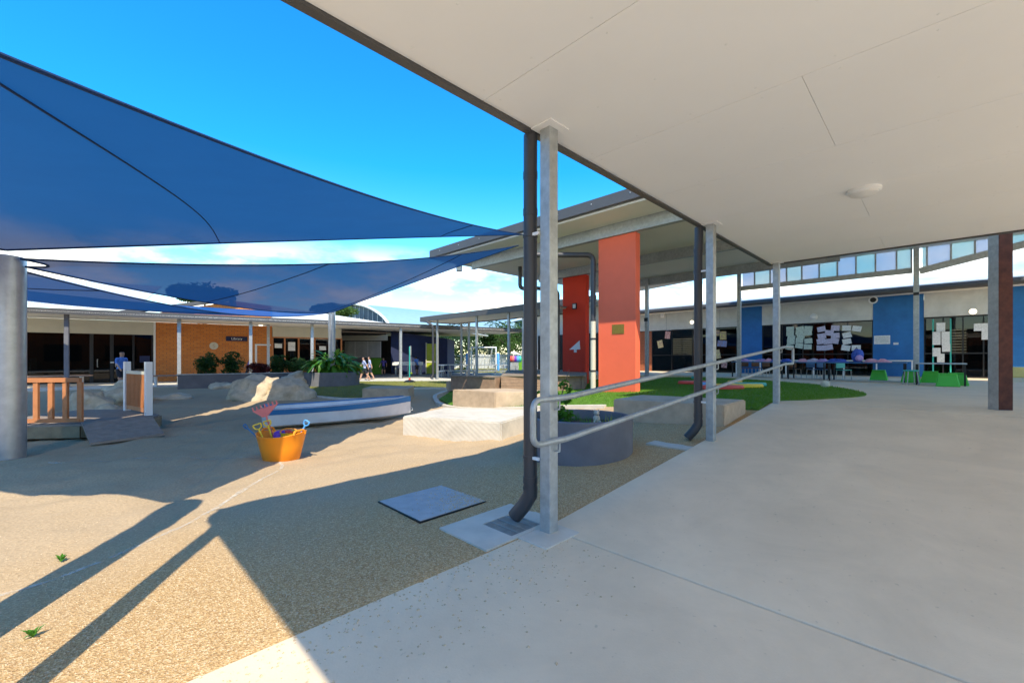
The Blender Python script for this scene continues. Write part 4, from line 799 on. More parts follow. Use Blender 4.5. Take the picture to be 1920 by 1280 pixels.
for px, n_, lb in ((125,VN-.25,'veranda post in front of the dark glass doors'),(336,VN-.3,'veranda post at the left end of the brick wall'),(470,VN-.3,'veranda post right of the navy sign'),(503,1.2,'slim inner veranda post by the white frame'),(585,VN-.3,'veranda post in front of the library windows'),(751,VN+.1,'veranda post at the right end, before the navy wall')):
    tt = libt(px, n_); t = thing('veranda_post', lib(tt, n_, .16), lb, 'post', 'posts of the library veranda'); p = lib(tt, n_)
    m = MB(); m.beam((p.x,p.y,.1),(p.x,p.y,3.08), .13, .13, up=LN); m.build('shaft', K['galv'] if px != 125 else K['bluegrey'], t); m = MB(); m.beam((p.x,p.y,.16),(p.x,p.y,.18), .24, .24, up=LN); m.build('base_plate', K['galv'], t)
# sign and emblem
def text_mesh(txt, size, mt, par, M4):
    cu = bpy.data.curves.new('lettering', 'FONT'); cu.body = txt; cu.size = size; cu.align_x = 'CENTER'; cu.align_y = 'CENTER'; cu.extrude = .004
    o = bpy.data.objects.new('tmp', cu); col.objects.link(o); me = bpy.data.meshes.new_from_object(o.evaluated_get(bpy.context.evaluated_depsgraph_get())); bpy.data.objects.remove(o)
    me.transform(M4); off = W(par); me.transform(Matrix.Translation(-off)); me.materials.clear(); me.materials.append(mt); n = bpy.data.objects.new('lettering', me); col.objects.link(n); n.parent = par; return n
tt = lpx(444); c = lib(tt, .03, 2.32); t = thing('library_sign', c, 'navy wall sign reading Library on the brick wall', 'sign')
lpart('board', tt-.48, tt+.48, 2.22, 2.46, K['navy'], .05, .045, t)
rot = Matrix((LD.to_4d(), Vector((0,0,1,0)), LN.to_4d(), Vector((0,0,0,1)))).transposed(); rot[3] = (0,0,0,1)
M4 = Matrix.Translation(lib(tt, .056, 2.34)) @ Matrix(((LD.x,0,LN.x,0),(LD.y,0,LN.y,0),(0,1,0,0),(0,0,0,1)))
text_mesh('Library', .17, K['white'], t, M4)
tt = lpx(401); c = lib(tt, .02, 1.95); t = thing('wall_emblem', c, 'round pale emblem on the brick wall left of the sign', 'emblem')
m = MB(); m.tube([lib(tt,.0,1.95), lib(tt,.05,1.95)], .19, 24); m.build('disc', K['cream'], t); m = MB(); m.tube([lib(tt+.03,.05,2.05), lib(tt-.04,.055,1.97), lib(tt+.05,.055,1.93), lib(tt-.02,.055,1.85)], .02, 6); m.build('relief', K['sandstone'], t)
c = lib(lpx(489, 1.0), 1.0, 3.08); t = thing('veranda_lamp', c, 'lit round lamp under the veranda roof', 'ceiling light'); m = MB(); m.lathe(c, [(.13,0),(.13,-.03)], 18); m.build('rim', K['white'], t); m = MB(); m.lathe(c, [(.11,-.03),(.08,-.07),(.001,-.08)], 18); m.build('diffuser', K['lamp'], t, smooth=True)
# ================================================================ far middle: toilet block, vaults, field
Y0 = 30.0
t = thing('amenities_block', (-9.5, Y0, .17), 'amenities block with navy wall, slatted screen and green tiles', 'building')
def fx(px, y=Y0): return (px-CX)/FPX*y
m = MB(); m.prism([(fx(733),Y0),(fx(834),Y0+1.2),(fx(834),Y0+5),(fx(733),Y0+5)], .1, lambda x, y: 3.2-.12*(x-fx(733))); m.build('navy_wall', K['navy'], t)
m = MB(); m.box(fx(797), fx(815), Y0+.55, Y0+.66, .2, 2.35); m.build('lime_door', K['lime'], t)
for a_ in ((795.5,797),(815,816.5)): m = MB(); m.box(fx(a_[0]), fx(a_[1]), Y0+.5, Y0+.68, .2, 2.42); m.build('door_frame', K['cream'], t)
m = MB(); m.box(fx(797), fx(815), Y0+.53, Y0+.56, 1.0, 1.1); m.build('door_rail', K['cream'], t)
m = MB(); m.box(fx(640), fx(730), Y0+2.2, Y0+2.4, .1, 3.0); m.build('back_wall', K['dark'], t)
m = MB(); m.box(fx(640), fx(728), Y0-.3, Y0-.1, 2.55, 2.95); m.build('bulkhead', K['cream'], t)
for i in range(34):
    x = fx(641)+i*(fx(713)-fx(641))/33; m = MB(); m.box(x, x+.045, Y0, Y0+.04, 1.35, 2.5); m.build('slat', K['offwhite'] if i % 11 else K['white'], t)
m = MB(); m.box(fx(690), fx(715), Y0-.02, Y0+.1, .17, 1.33); m.build('green_tiles', K['greentile'], t)
m = MB(); m.box(fx(640), fx(690), Y0+.02, Y0+.12, .17, 1.3); m.build('screen_wall', K['bluegrey'], t)
m = MB(); m.prism([(fx(630),Y0-.5),(fx(850),Y0-1.2),(fx(905),Y0+7),(fx(630),Y0+7)], 3.22, 3.3); m.build('roof', K['soffit2'], t)
t = thing('wash_trough', (fx(765), Y0-.7, .17), 'white wash trough along the navy wall', 'trough')
m = MB(); m.box(fx(741), fx(795), Y0-.75, Y0-.2, .82, 1.05); m.build('basin', K['white'], t, bevel=.02)
for px in (745, 768, 790): m = MB(); m.box(fx(px), fx(px)+.09, Y0-.6, Y0-.3, .17, .82); m.build('leg', K['galv'], t)
# barrel-vault roofs far away
def vault(A, B_, ln, rise, z0, lb, mt):
    A = Vector(A); B_ = Vector(B_); ax = Vector((-(B_-A).y, (B_-A).x, 0)).normalized(); ax = ax if ax.y > 0 else -ax
    t = thing('vaulted_hall', ((A.x+B_.x)/2, (A.y+B_.y)/2, 0), lb, 'building', 'barrel vaulted halls beyond the yard'); n = 20
    def prof(k, o=0): f = k/n; return A.lerp(B_, f) + Vector((0,0,z0+rise*(1-(2*f-1)**2)**.8+o))
    m = MB(); m.grid(n, 12, lambda u, v: prof(u*n) + ax*ln*v); m.grid(n, 12, lambda u, v: prof(u*n, .12) + ax*(ln*v-.1)); m.build('vault_roof', K[mt], t, smooth='all')
    m = MB(); b = len(m.v); pts = [prof(k) + ax*.3 for k in range(n+1)]; m.v += pts + [Vector((p.x, p.y, z0-.3)) for p in pts]
    for k in range(n): m.f.append([k, k+1, n+2+k, n+1+k])
    m.build('end_wall', K['vaultd'], t)
    m = MB(); m.tube([prof(k, .06) - ax*.12 for k in range(n+1)], .12, 6); m.build('rim', K['white'], t)
    for k in range(3, n-1): p = prof(k)+ax*.28; m = MB(); m.beam(p-Vector((0,0,.02)), (p.x, p.y, z0), .07, .07); m.build('mullion', K['galv'], t)
vault((-24.5,52,0), (-11.0,38.5,0), 26, 2.6, 4.3, 'larger pale blue barrel vaulted hall behind the library', 'vault')
vault((-3.6,60,0), (6,44,0), 24, 2.6, 3.4, 'second blue vaulted hall behind the far walkway', 'vault')
# field things
def fence(x0, x1, y, h, lb, n=14):
    t = thing('paling_fence', ((x0+x1)/2, y, .2), lb, 'fence')
    for i in range(n): x = x0+(x1-x0)*i/n; m = MB(); m.box(x, x+(x1-x0)/n-.03, y, y+.05, .1, h+.1*noise.noise(Vector((i*.9,0,0)))); m.build('panel', K['offwhite'], t)
    for zz in (.6, h-.3): m = MB(); m.box(x0, x1, y-.06, y-.005, zz, zz+.08); m.build('rail', K['galv'], t)
fence(-7, 4.2, 47, 1.75, 'pale fence at the back of the playing field')
t = thing('soccer_goal', (-2.0, 38, .2), 'white portable soccer goal under the far walkway', 'goal')
gx0, gx1, gy = fx(884, 37), fx(930, 37), 37
for a, b in (((gx0,gy,.2),(gx0,gy,2.25)),((gx1,gy,.2),(gx1,gy,2.25)),((gx0-.05,gy,2.25),(gx1+.05,gy,2.25)),((gx0,gy,2.25),(gx0-.5,gy+1.2,.2)),((gx1-.3,gy,2.25),(gx1-.8,gy+1.2,.2))):
    m = MB(); m.tube([a, b], .055, 8); m.build('bar', K['white'], t)
m = MB(); m.grid(16, 12, lambda u, v: (gx0+(gx1-gx0)*u, gy+.2+1.0*(1-v), .25+1.95*v)); o = m.build('net', K['vaultd'], t); md = o.modifiers.new('wire', 'WIREFRAME'); md.thickness = .02
for k, (px, lb) in enumerate(((876,'blue padded goal post sleeve at left of the goal'),(934,'blue padded post right of the goal'))):
    m = MB(); m.lathe((fx(px,37.6), 37.6, .2), [(.1,0),(.12,.1),(.12,1.5),(.08,1.56)], 12); tag(m.build('padded_post', K['bluep'], smooth=True), lb, 'padded post', 'blue padded posts')
t = thing('wheelie_bin', (fx(979,34), 34, .2), 'green wheelie bin beside the far walkway', 'bin'); x = fx(979,34)
m = MB(); m.quadbox([(x-.25,33.8,.25),(x+.25,33.8,.25),(x+.25,34.3,.25),(x-.25,34.3,.25),(x-.3,33.72,1.2),(x+.3,33.72,1.2),(x+.3,34.4,1.2),(x-.3,34.4,1.2)]); m.build('body', K['greentile'], t); m = MB(); m.box(x-.32,x+.32,33.68,34.45,1.2,1.3); m.build('lid', K['green'], t)
t = thing('play_tunnel', (fx(964,32), 32, .2), 'pink and blue striped play tunnel lying by the far tables', 'play tunnel')
for i, mt in enumerate(('redp','pinkp','purple','bluep','teal')): x = fx(956,32)+i*.17; m = MB(); m.tube([(x,32,1.25),(x+.17,32,1.25)], .24, 14); m.build('ring', K[mt], t)
m = MB(); m.box(fx(956,32), fx(972,32), 31.9, 32.1, .2, 1.0); m.build('stand', K['galv'], t)
for k, (px0, px1, y, lb) in enumerate(((822,836,26.5,'white picnic table at the left under the far walkway'),(838,880,27.5,'grey picnic table with bench behind the walkway posts'),(884,934,27,'dark picnic table before the goal'),(938,972,26.5,'picnic table at the right end of the far walkway'))):
    t = thing('picnic_table', (fx((px0+px1)/2,y), y, .18), lb, 'table', 'picnic tables under the far walkway'); x0, x1 = fx(px0,y), fx(px1,y); mt = K['white'] if k == 0 else K['galv']
    m = MB(); m.box(x0, x1, y-.4, y+.4, .86, .92); m.build('tabletop', mt, t)
    for yy in (y-.85, y+.6): m = MB(); m.box(x0, x1, yy, yy+.28, .5, .55); m.build('bench', mt, t)
    for xx in (x0+.15, x1-.2): m = MB(); m.box(xx, xx+.06, y-.05, y+.05, .17, .86); m.box(xx, xx+.06, y-.75, y+.8, .44, .5); m.box(xx, xx+.06, y-.75, y-.68, .17, .44); m.box(xx, xx+.06, y+.7, y+.77, .17, .44); m.build('frame', K['galv'], t)
# trees
def leaves(m, c, r, n, sz, dens=.35):
    c = Vector(c); r = Vector(r)
    cl = [(Vector((random.gauss(0,.5), random.gauss(0,.5), random.gauss(0,.5))), random.uniform(.3,.55)) for _ in range(max(8, n//60))]
    for i in range(n):
        q, rr = random.choice(cl); d = Vector((random.gauss(0,1), random.gauss(0,1), random.gauss(0,1))).normalized()*rr*random.random()**dens
        p = q + d
        if p.length > 1.15: p = p.normalized()*1.15
        p = c + Vector((p.x*r.x, p.y*r.y, p.z*r.z)); a = Vector((random.gauss(0,1), random.gauss(0,1), random.gauss(0,.6))).normalized(); b = a.cross(Vector((random.gauss(0,1), random.gauss(0,1), random.gauss(0,1)))).normalized(); s_ = sz*random.uniform(.6,1.3)
        k = len(m.v); m.v += [p-a*s_, p+b*s_*.4, p+a*s_, p-b*s_*.4]; m.f.append([k,k+1,k+2,k+3])
    return m
def tree(x, y, h, r, n, sz, mt, lb, z0=.2):
    t = thing('tree', (x, y, z0), lb, 'tree', 'trees beyond the yard')
    m = MB(); m.tube([(x,y,z0-.2),(x+.1,y,z0+h*.3),(x-.05,y+.1,z0+h*.6),(x,y,z0+h*.85)], [.18,.14,.1,.04], 8)
    for k in range(6): a = k*1.05; m.tube([(x,y,z0+h*(.35+.05*k)),(x+math.cos(a)*r[0]*.7,y+math.sin(a)*r[1]*.7,z0+h*(.55+.06*k))], [.07,.02], 6)
    m.build('trunk', K['bark'], t)
    leaves(MB(), (x,y,z0+h-r[2]*.9), r, n, sz).build('crown', K[mt], t)
tree(-21.6, 30, 6.2, (1.9,1.6,.6), 4000, .16, 'leafM', 'tree top showing above the library roof at left')
tree(-16.6, 40, 6.1, (1.9,1.6,.7), 4000, .16, 'leafM', 'tree top behind the central sail pole')
tree(-4.8, 40, 4.2, (1.7,1.6,2.0), 3000, .12, 'leafD', 'dark bushy tree beside the navy wall')
tree(-.4, 46, 4.6, (1.6,1.6,2.0), 2200, .13, 'leafM', 'light green tree right of the goal')
tree(-2.6, 49, 5.0, (2.4,1.8,2.2), 6000, .14, 'leafD', 'dark tree behind the goal')
tree(2.2, 50, 5.2, (2.6,2,1.8), 6000, .14, 'leafD', 'brownish tree at the far right of the field')
# ================================================================ long planter, round planters, plants
pA, pB = gp(333, 731, .1), gp(592, 722, .12); dv = (pB-pA).normalized(); dv.z = 0; dv.normalize(); nv = Vector((-dv.y, dv.x, 0))
t = thing('long_planter', pA, 'long low blue grey planter wall in front of the library', 'planter')
def pl4(a, b, w0, w1, z0, z1): m = MB(); return m.prism([(a+nv*w0)[:2], (b+nv*w0)[:2], (b+nv*w1)[:2], (a+nv*w1)[:2]], z0, z1)
for w0, w1 in ((0,.14),(1.0,1.14)): pl4(pA, pB, w0, w1, 0, .66).build('wall', K['bluegrey'], t)
pl4(pA, pA+dv*.14, .141, .999, 0, .66).build('wall', K['bluegrey'], t)
pl4(pA-dv*.03, pB, -.03, .17, .662, .70).build('coping', K['galv'], t); pl4(pA+dv*.14, pB, .141, .999, 0, .58).build('soil', K['soil'], t)
def shrub(c, r, h, n, mt, lb, sz=.05):
    t = thing('shrub', c, lb, 'shrub', 'shrubs in the long planter'); m = MB()
    for k in range(5): a = k*1.3; m.tube([c, c+Vector((math.cos(a)*r*.5, math.sin(a)*r*.5, h*.7))], [.015,.006], 5)
    m.build('stems', K['bark'], t); leaves(MB(), c+Vector((0,0,h*.55)), (r,r,h*.5), n, sz).build('foliage', K[mt], t)
for px, r, h, mt, lb in ((388,.34,.78,'leafD','dark rounded shrub at the left of the long planter'),(437,.36,.8,'leafD','dark shrub with a pointed top below the navy sign'),(484,.34,.45,'leafR','low red leaved shrub in the long planter'),(524,.36,.72,'leafD','green shrub in front of the first library window'),(558,.34,.6,'leafM','yellow green shrub at the right end of the long planter')):
    k = (px-CX)/FPX; b = pA + nv*.55; s_ = (k*b.y-b.x)/(dv.x-k*dv.y); c = b+dv*s_; c.z = .58; shrub(c, r*1.1, h*1.1, 2600, mt, lb)
def round_planter(c, r, h, lb, soil=.06):
    t = thing('round_planter', c, lb, 'planter', 'round blue grey planters'); m = MB()
    m.lathe(c, [(r,-.15),(r,h-.01),(r-.01,h),(r-.06,h),(r-.065,h-.02),(r-.065,h-soil-.1)], 64); m.build('wall', K['bluegrey'], t, smooth=True)
    m = MB(); m.lathe(c+Vector((0,0,h-soil-.02)), [(r-.066,0),(r*.5,.03),(.001,.04)], 32); m.build('soil', K['soil'], t); return t
pc2 = Vector((fx(623,17.9), 17.9, g(-7.5,17.9))); round_planter(pc2, 1.08, .58, 'round grey planter overflowing with broad green leaves')
rp = Vector((.85, 5.42, .02)); round_planter(rp, .66, .55, 'round grey planter beside the ramp, half hidden by the downpipe', .1)
# broad leaved plant
def leaf_mesh(L_, Wd, bend):
    m = MB(); n = 6
    for i in range(n+1):
        f = i/n; w_ = Wd*math.sin(math.pi*min(1, f*.92+.06))**.8; z = bend*f*f; x = L_*f*(1-.15*abs(bend)*f)
        m.v += [Vector((x,-w_,-z+.25*w_)), Vector((x,0,-z)), Vector((x,w_,-z+.25*w_))]
    for i in range(n):
        a = i*3; m.f += [[a,a+1,a+4,a+3],[a+1,a+2,a+5,a+4]]
    me = bpy.data.meshes.new('leaf'); me.from_pydata(m.v, [], m.f)
    for p in me.polygons: p.use_smooth = True
    return me
lm = []
for mt in ('leafA','leafA','leafY'):
    for b in (.25,.5): me = leaf_mesh(.62, .095, b); me.materials.append(K[mt]); lm.append(me)
t = thing('broadleaf_plant', pc2+Vector((0,0,.5)), 'bushy plant with broad glossy green leaves in the round planter', 'plant')
m = MB()
for k in range(16): a = k*.4; m.tube([pc2+Vector((math.cos(a)*.5,math.sin(a)*.4,.5)), pc2+Vector((math.cos(a)*.75,math.sin(a)*.6,1.05))], [.02,.012], 5)
m.build('stems', K['leafD'], t)
for i in range(230):
    a = random.uniform(0,6.28); rr = random.random()**.5; z = .62+.85*(1-rr*.7)*random.random(); o = bpy.data.objects.new('leaf', random.choice(lm if math.cos(a) > .2 or random.random() < .2 else lm[:4])); col.objects.link(o); o.parent = t
    o.location = (math.cos(a)*rr*.85, math.sin(a)*rr*.8, z-.5+.1); o.rotation_euler = (random.uniform(-.4,.4), random.uniform(-.9,.1) if rr < .6 else random.uniform(-.5,.4), a+random.uniform(-.6,.6)); s_ = random.uniform(.55,1.0); o.scale = (s_,s_,s_)
# plants of the near planter
c = rp+Vector((-.28,-.02,.45)); t = thing('planter_shrub', c, 'leggy dark green shrub in the near round planter', 'plant'); m = MB()
st = [c, c+Vector((.03,0,.25)), c+Vector((.1,.03,.5)), c+Vector((.16,.03,.68))]; m.tube(st, [.012,.01,.007,.004], 6); m.tube([c+Vector((0,0,.05)), c+Vector((-.12,.0,.3)), c+Vector((-.16,0,.42))], [.01,.007,.004], 6); m.build('stems', K['bark'], t)
m = MB(); leaves(m, c+Vector((.0,0,.16)), (.22,.18,.22), 260, .045); leaves(m, c+Vector((.1,.02,.45)), (.1,.09,.18), 110, .045); leaves(m, c+Vector((-.15,.0,.36)), (.1,.08,.07), 50, .04); m.build('foliage', K['leafA'], t)
for k, (dx, dy, lb) in enumerate(((.1,-.3,'tuft of grassy leaves at the front of the near planter'),(.36,-.2,'small bright green seedling near the planter rim'),(-.05,.15,'low grassy tuft in the middle of the near planter'))):
    mb = MB(); c = rp+Vector((dx,dy,.47))
    for i in range(40): a = random.uniform(0,6.28); h = random.uniform(.05,.14); b = len(mb.v); n = Vector((-math.sin(a),math.cos(a),0))*.005; q = c+Vector((random.gauss(0,.06),random.gauss(0,.05),0)); tp = q+Vector((math.cos(a)*h*.7,math.sin(a)*h*.7,h)); mb.v += [q-n,q+n,tp]; mb.f.append([b,b+1,b+2])
    tag(mb.build('grass_tuft', K['leafY'] if k == 1 else K['leafA']), lb, 'plant')
c = rp+Vector((.2,-.12,.47)); t = thing('bear_ornament', c, 'small grey bear ornament sitting in the near planter', 'ornament')
m = MB(); m.blob(c+Vector((0,0,.05)), (.045,.04,.055), 3, .1); m.blob(c+Vector((0,-.005,.125)), (.036,.034,.034), 4, .1); m.blob(c+Vector((-.028,0,.155)), .014, 5, .1, 6, 8); m.blob(c+Vector((.028,0,.155)), .014, 6, .1, 6, 8); m.blob(c+Vector((-.03,-.045,.02)), (.018,.035,.018), 7, .1, 6, 8); m.blob(c+Vector((.03,-.045,.02)), (.018,.035,.018), 8, .1, 6, 8); m.blob(c+Vector((0,-.036,.118)), (.015,.014,.012), 2, .1, 6, 8); m.build('body', K['sandstone_pale'], t, smooth=True)
# ================================================================ boulders
for k, (px, py, Z, rx, ry, rz, lb) in enumerate(((470,752,.0,.62,.55,.48,'big slanted boulder in the middle of the rock pile'),(530,752,.0,.62,.5,.42,'cracked boulder at the right front of the rock pile'),(545,728,.1,.55,.5,.40,'pale boulder at the back right of the rock pile'),(412,735,.0,.36,.32,.26,'small round boulder at the left of the rock pile'),(440,726,.05,.8,.4,.22,'low flat boulder behind the rock pile'),(205,760,.0,.75,.5,.38,'flat grey boulder behind the timber platform'),(150,772,.0,.42,.4,.36,'rounded boulder behind the orange railing'),(315,752,.0,.55,.4,.16,'low boulder half buried in the sand right of the slat panel'),(225,738,.05,.7,.5,.34,'grey boulder in front of the glass doors'),(190,778,.0,.3,.3,.16,'little flat stone beside the platform'))):
    c = gp(px, py, Z); c.y += ry*.6; c.z = Z+rz*.25; m = MB(); f_ = 1.3 if k < 5 else 1.0; m.blob(c, (rx*f_,ry*f_,rz*(1.18 if k < 5 else 1)), k+11, .42, 20, 30, fr=1.5); o = m.build('boulder', K['rock'], smooth='all'); tag(o, lb, 'boulder', 'boulders at the edge of the sand')
    for v in o.data.vertices:
        f = v.co; n_ = noise.noise(Vector((f.x*5+k, f.y*5, f.z*5)))*.02; v.co += v.co.normalized()*n_
c = gp(468, 722, .1); t = thing('bollard', c, 'short white post behind the rock pile', 'bollard'); m = MB(); m.box(c.x-.1,c.x+.1,c.y-.08,c.y+.08,c.z-.1,c.z+.5); m.build('shaft', K['white'], t, bevel=.01); m = MB(); m.box(c.x-.11,c.x+.11,c.y-.09,c.y+.09,c.z+.5,c.z+.53); m.build('cap', K['galv'], t)
# bench by the planter, garden seat
for (px, py, lb, mt) in ((318,724,'small brick pink bench at the left end of the long planter','timber'),(75,726,'long timber bench in front of the glass doors','timber')):
    c = gp(px, py, .14); t = thing('bench', c, lb, 'bench', 'benches on the library side'); L_ = .55 if px > 200 else 1.5
    for i in range(3): m = MB(); m.beam(c-LD*L_-LN*(.16*(i-1))+Vector((0,0,.44)), c+LD*L_-LN*(.16*(i-1))+Vector((0,0,.44)), .15, .05); m.build('slat', K[mt], t)
    for s_ in (-.8,.8): m = MB(); m.beam(c+LD*L_*s_+Vector((0,0,-.03)), c+LD*L_*s_+Vector((0,0,.42)), .07, .3, up=LN); m.build('leg', K['white'], t)
# ================================================================ timber play platform
ZD = .25; A_, B_, C_, D_, E_, F_ = [Vector((*p, 0)) for p in ((-8.6,6.5),(-6.83,6.76),(-6.34,7.5),(-6.58,7.98),(-7.95,8.8),(-8.8,8.7))]
t = thing('play_platform', (-7.5,7.6,0), 'low timber play platform with ramp, orange railing and slatted panel', 'platform')
poly = [p[:2] for p in (A_,B_,C_,D_,E_,F_)]
def clip_board(y0, y1):
    xs2 = []
    for yy in (y0, y1):
        r_ = []
        for i in range(6):
            p, q = poly[i], poly[(i+1) % 6]
            if (p[1]-yy)*(q[1]-yy) < 0: r_.append(p[0]+(q[0]-p[0])*(yy-p[1])/(q[1]-p[1]))
        if len(r_) < 2: return None
        xs2.append((min(r_), max(r_)))
    return [(xs2[0][0],y0),(xs2[0][1],y0),(xs2[1][1],y1),(xs2[1][0],y1)]
yy = 6.52
while yy < 8.78:
    q = clip_board(yy, yy+.132)
    if q: m = MB(); m.prism(q, ZD-.03, ZD); m.build('deck_board', K['timber_grey'], t)
    yy += .14
for p, q in ((A_,B_),(B_,C_),(C_,D_),(D_,E_)): m = MB(); m.beam(p+Vector((0,0,.13)), q+Vector((0,0,.13)), .05, .18); m.build('edge_beam', K['timber_beam'], t)
for k in range(7):                                                       # ramp boards
    f0, f1 = k/7, (k+.93)/7; lo0, lo1 = Vector((-6.16,6.23,.02)), Vector((-5.74,7.04,.02)); hi0, hi1 = B_+Vector((.03,-.02,ZD)), C_+Vector((.03,-.02,ZD))
    a0, a1, b0, b1 = hi0.lerp(lo0,f0), hi1.lerp(lo1,f0), hi0.lerp(lo0,f1), hi1.lerp(lo1,f1); dz = Vector((0,0,.035)); m = MB(); m.quadbox([a0,a1,b1,b0,a0+dz,a1+dz,b1+dz,b0+dz]); m.build('ramp_board', K['timber_grey'], t)
rl = m = MB(); a, b = A_+Vector((0,.06,0)), B_+Vector((-.06,.05,0)); m.beam(a+Vector((0,0,ZD+.70)), b+Vector((0,0,ZD+.70)), .06, .07); ro = m.build('railing', K['timber_orange'], t)
m = MB(); m.beam(a+Vector((0,0,ZD+.06)), b+Vector((0,0,ZD+.06)), .05, .06); m.build('bottom_rail', K['timber_orange'], ro)
for k in range(9): p = b.lerp(a, k/8.5); m = MB(); m.beam(p+Vector((0,0,ZD+.03)), p+Vector((0,0,ZD+.665)), .075, .035, up=(0,1,0)); m.build('slat', K['timber_orange'], ro)
pa, pb = Vector((-6.68,7.84,0)), Vector((-7.74,8.58,0))
for p in (pa, pb): m = MB(); m.beam(p+Vector((0,0,.1)), p+Vector((0,0,ZD+.98)), .1, .1, up=(pb-pa).normalized()); m.build('panel_post', K['white'], t, bevel=.006)
m = MB(); m.beam(pa.lerp(pb,.05)+Vector((0,0,ZD+.08)), pa.lerp(pb,.95)+Vector((0,0,ZD+.08)), .05, .08); po = m.build('panel', K['timber_orange'], t)
m = MB(); m.beam(pa.lerp(pb,.05)+Vector((0,0,ZD+.77)), pa.lerp(pb,.95)+Vector((0,0,ZD+.77)), .06, .06); m.build('top_rail', K['cream'], po)
for k in range(15): p = pa.lerp(pb, .07+.86*k/14); m = MB(); m.beam(p+Vector((0,0,ZD+.12)), p+Vector((0,0,ZD+.74)), .062, .025, up=(pb-pa).normalized()); m.build('slat', K['timber_orange'], po)
# ================================================================ boat
bd = Vector((.81,.59,0)).normalized(); bn = Vector((-bd.y, bd.x, 0)); bo = Vector((-4.5,7.75,0)); BL = 2.8
t = thing('rowing_boat', bo+bd*1.4, 'white rowing boat with a blue gunwale band lying on the sand', 'boat')
def hull(f, k, inset=0, zoff=0):                                       # f along 0..1, k around -1..1
    wd = (.50*(1-.10*(1-f)**2))*(1-max(0,(f-.35)/.65)**2.2) - inset; wd = max(.004, wd); sheer = .37+.12*f**2+.02*(1-f)
    a = abs(k); side = math.copysign(1, k) if k else 0
    if a > .5: q = (a-.5)*2; x = wd*(.80+.20*q); z = .10*(1-f*.2)+(sheer-.10)*q
    else: q = a*2; x = wd*.80*q; z = .02+.08*q**2 + .18*max(0,(f-.75)/.25)**2*(1-q)
    return bo + bd*BL*f*(1 if f < 1 else 1) + bn*side*x + Vector((0,0,z+zoff+inset*.6))
m = MB(); m.grid(28, 20, lambda u, v: hull(u, v*2-1)); b0 = len(m.v); ring = [hull(0, -1+2*i/20) for i in range(21)]; m.v += ring; m.f.append([b0+i for i in range(21)]); m.build('hull', K['boatwhite'], t, smooth=True)
m = MB(); m.grid(26, 16, lambda u, v: hull(.02+u*.93, v*2-1, .03)); m.build('inner_shell', K['boatwhite'], t, smooth='all')
for sg in (-1,1):
    m = MB()
    m.grid(28, 1, lambda u, v: hull(u, sg*(1-.15*v))+bn*sg*.008); m.grid(28, 1, lambda u, v: hull(u, sg*1.0)+Vector((0,0,.004))-bn*sg*(.05*v*(1-u)-.008*(1-v))); m.build('gunwale_band', K['boatblue'], t); m = MB(); m.grid(26, 1, lambda u, v: hull(.02+u*.93, sg*(1-.04*v), .03)+Vector((0,0,.006))-bn*sg*.004); m.build('inner_band', K['boatblue'], t)
for f in (.08,.38,.66): m = MB(); a, b = hull(f,-1,.03), hull(f,1,.03); a.z = b.z = .30; m.beam(a, b, .2, .025); m.build('thwart', K['boatwhite'] , t)
m = MB(); a = hull(.02,-1,.02); b = hull(.02,1,.02); m.beam(a, b, .06, .05); m.build('transom_cap', K['boatblue'], t)
p = hull(1,0)+Vector((0,0,-.02)); m = MB(); m.tube([p+bd*(.02+.03*math.cos(k))+Vector((0,0,.03*math.sin(k))) for k in [i*.7 for i in range(10)]], .008, 6); m.build('bow_eye', K['galv'], t)
# mooring rope
m = MB(); m.tube([(-5.2,10.6,.14),(-5.05,10.0,.05),(-4.7,9.6,.04),(-4.5,9.2,.04),(-4.3,8.9,.05),(-4.0,8.7,.2)], .014, 6); tag(m.build('rope', K['timber_grey'], smooth=True), 'thin dark rope running from the rocks to the boat', 'rope')
# ================================================================ orange tub and sand toys
tc_ = Vector((-2.96, 5.48, gsm(-2.96,5.48)-.015)); t = thing('orange_tub', tc_, 'bright orange flexible tub full of sand toys', 'tub'); m = MB()
n = 40
def tubp(a, r, z): return tc_+Vector((math.cos(a)*r*1.04*(1-.10*max(0,math.cos(a-2.6))**6), math.sin(a)*r*.92, z))
prof = [(.195,0),(.21,.012),(.25,.18),(.285,.335),(.292,.345),(.285,.35),(.278,.34),(.24,.17),(.2,.03)]
m.grid(n, len(prof)-1, lambda u, v: tubp(u*2*math.pi, prof[round(v*(len(prof)-1))][0], prof[round(v*(len(prof)-1))][1] + .02*math.cos(2*(u*2*math.pi))*prof[round(v*(len(prof)-1))][1]/.35)); b0 = len(m.v); m.v.append(tc_+Vector((0,0,.03)))
m.build('body', K['orange'], t, smooth='all')
m = MB(); m.lathe(tc_, [(.2,.004),(.001,.006)], 30); m.build('base', K['orange'], t)
for a in (2.7, -.35): c = tubp(a, .28, .34); e = Vector((-math.sin(a), math.cos(a), 0)); m = MB(); m.tube(fillet([c-e*.09, c-e*.07+Vector((0,0,.05)), c+e*.07+Vector((0,0,.05)), c+e*.09], .03), .014, 8); m.build('handle', K['orange'], t, smooth=True)
def toy_spade(base, tip, mt, lb, name='toy_spade', wd=.06, dgrip=True):
    base, tip = tc_+Vector(base), tc_+Vector(tip); d = (tip-base).normalized(); e = d.cross(Vector((0,1,0))).normalized(); t = thing(name, base, lb, 'toy', 'sand toys in the orange tub')
    m = MB(); m.tube([base, tip-d*.06], .011, 8); m.build('shaft', K[mt], t)
    m = MB(); m.tube(fillet([tip-d*.07, tip-d*.05+e*wd*.5, tip+e*wd*.6, tip-e*wd*.6, tip-d*.05-e*wd*.5, tip-d*.07], .015, 3), .009, 6); m.build('grip', K[mt], t)
    m = MB(); m.beam(base-d*.10, base, .08, .01); m.build('blade', K[mt], t)
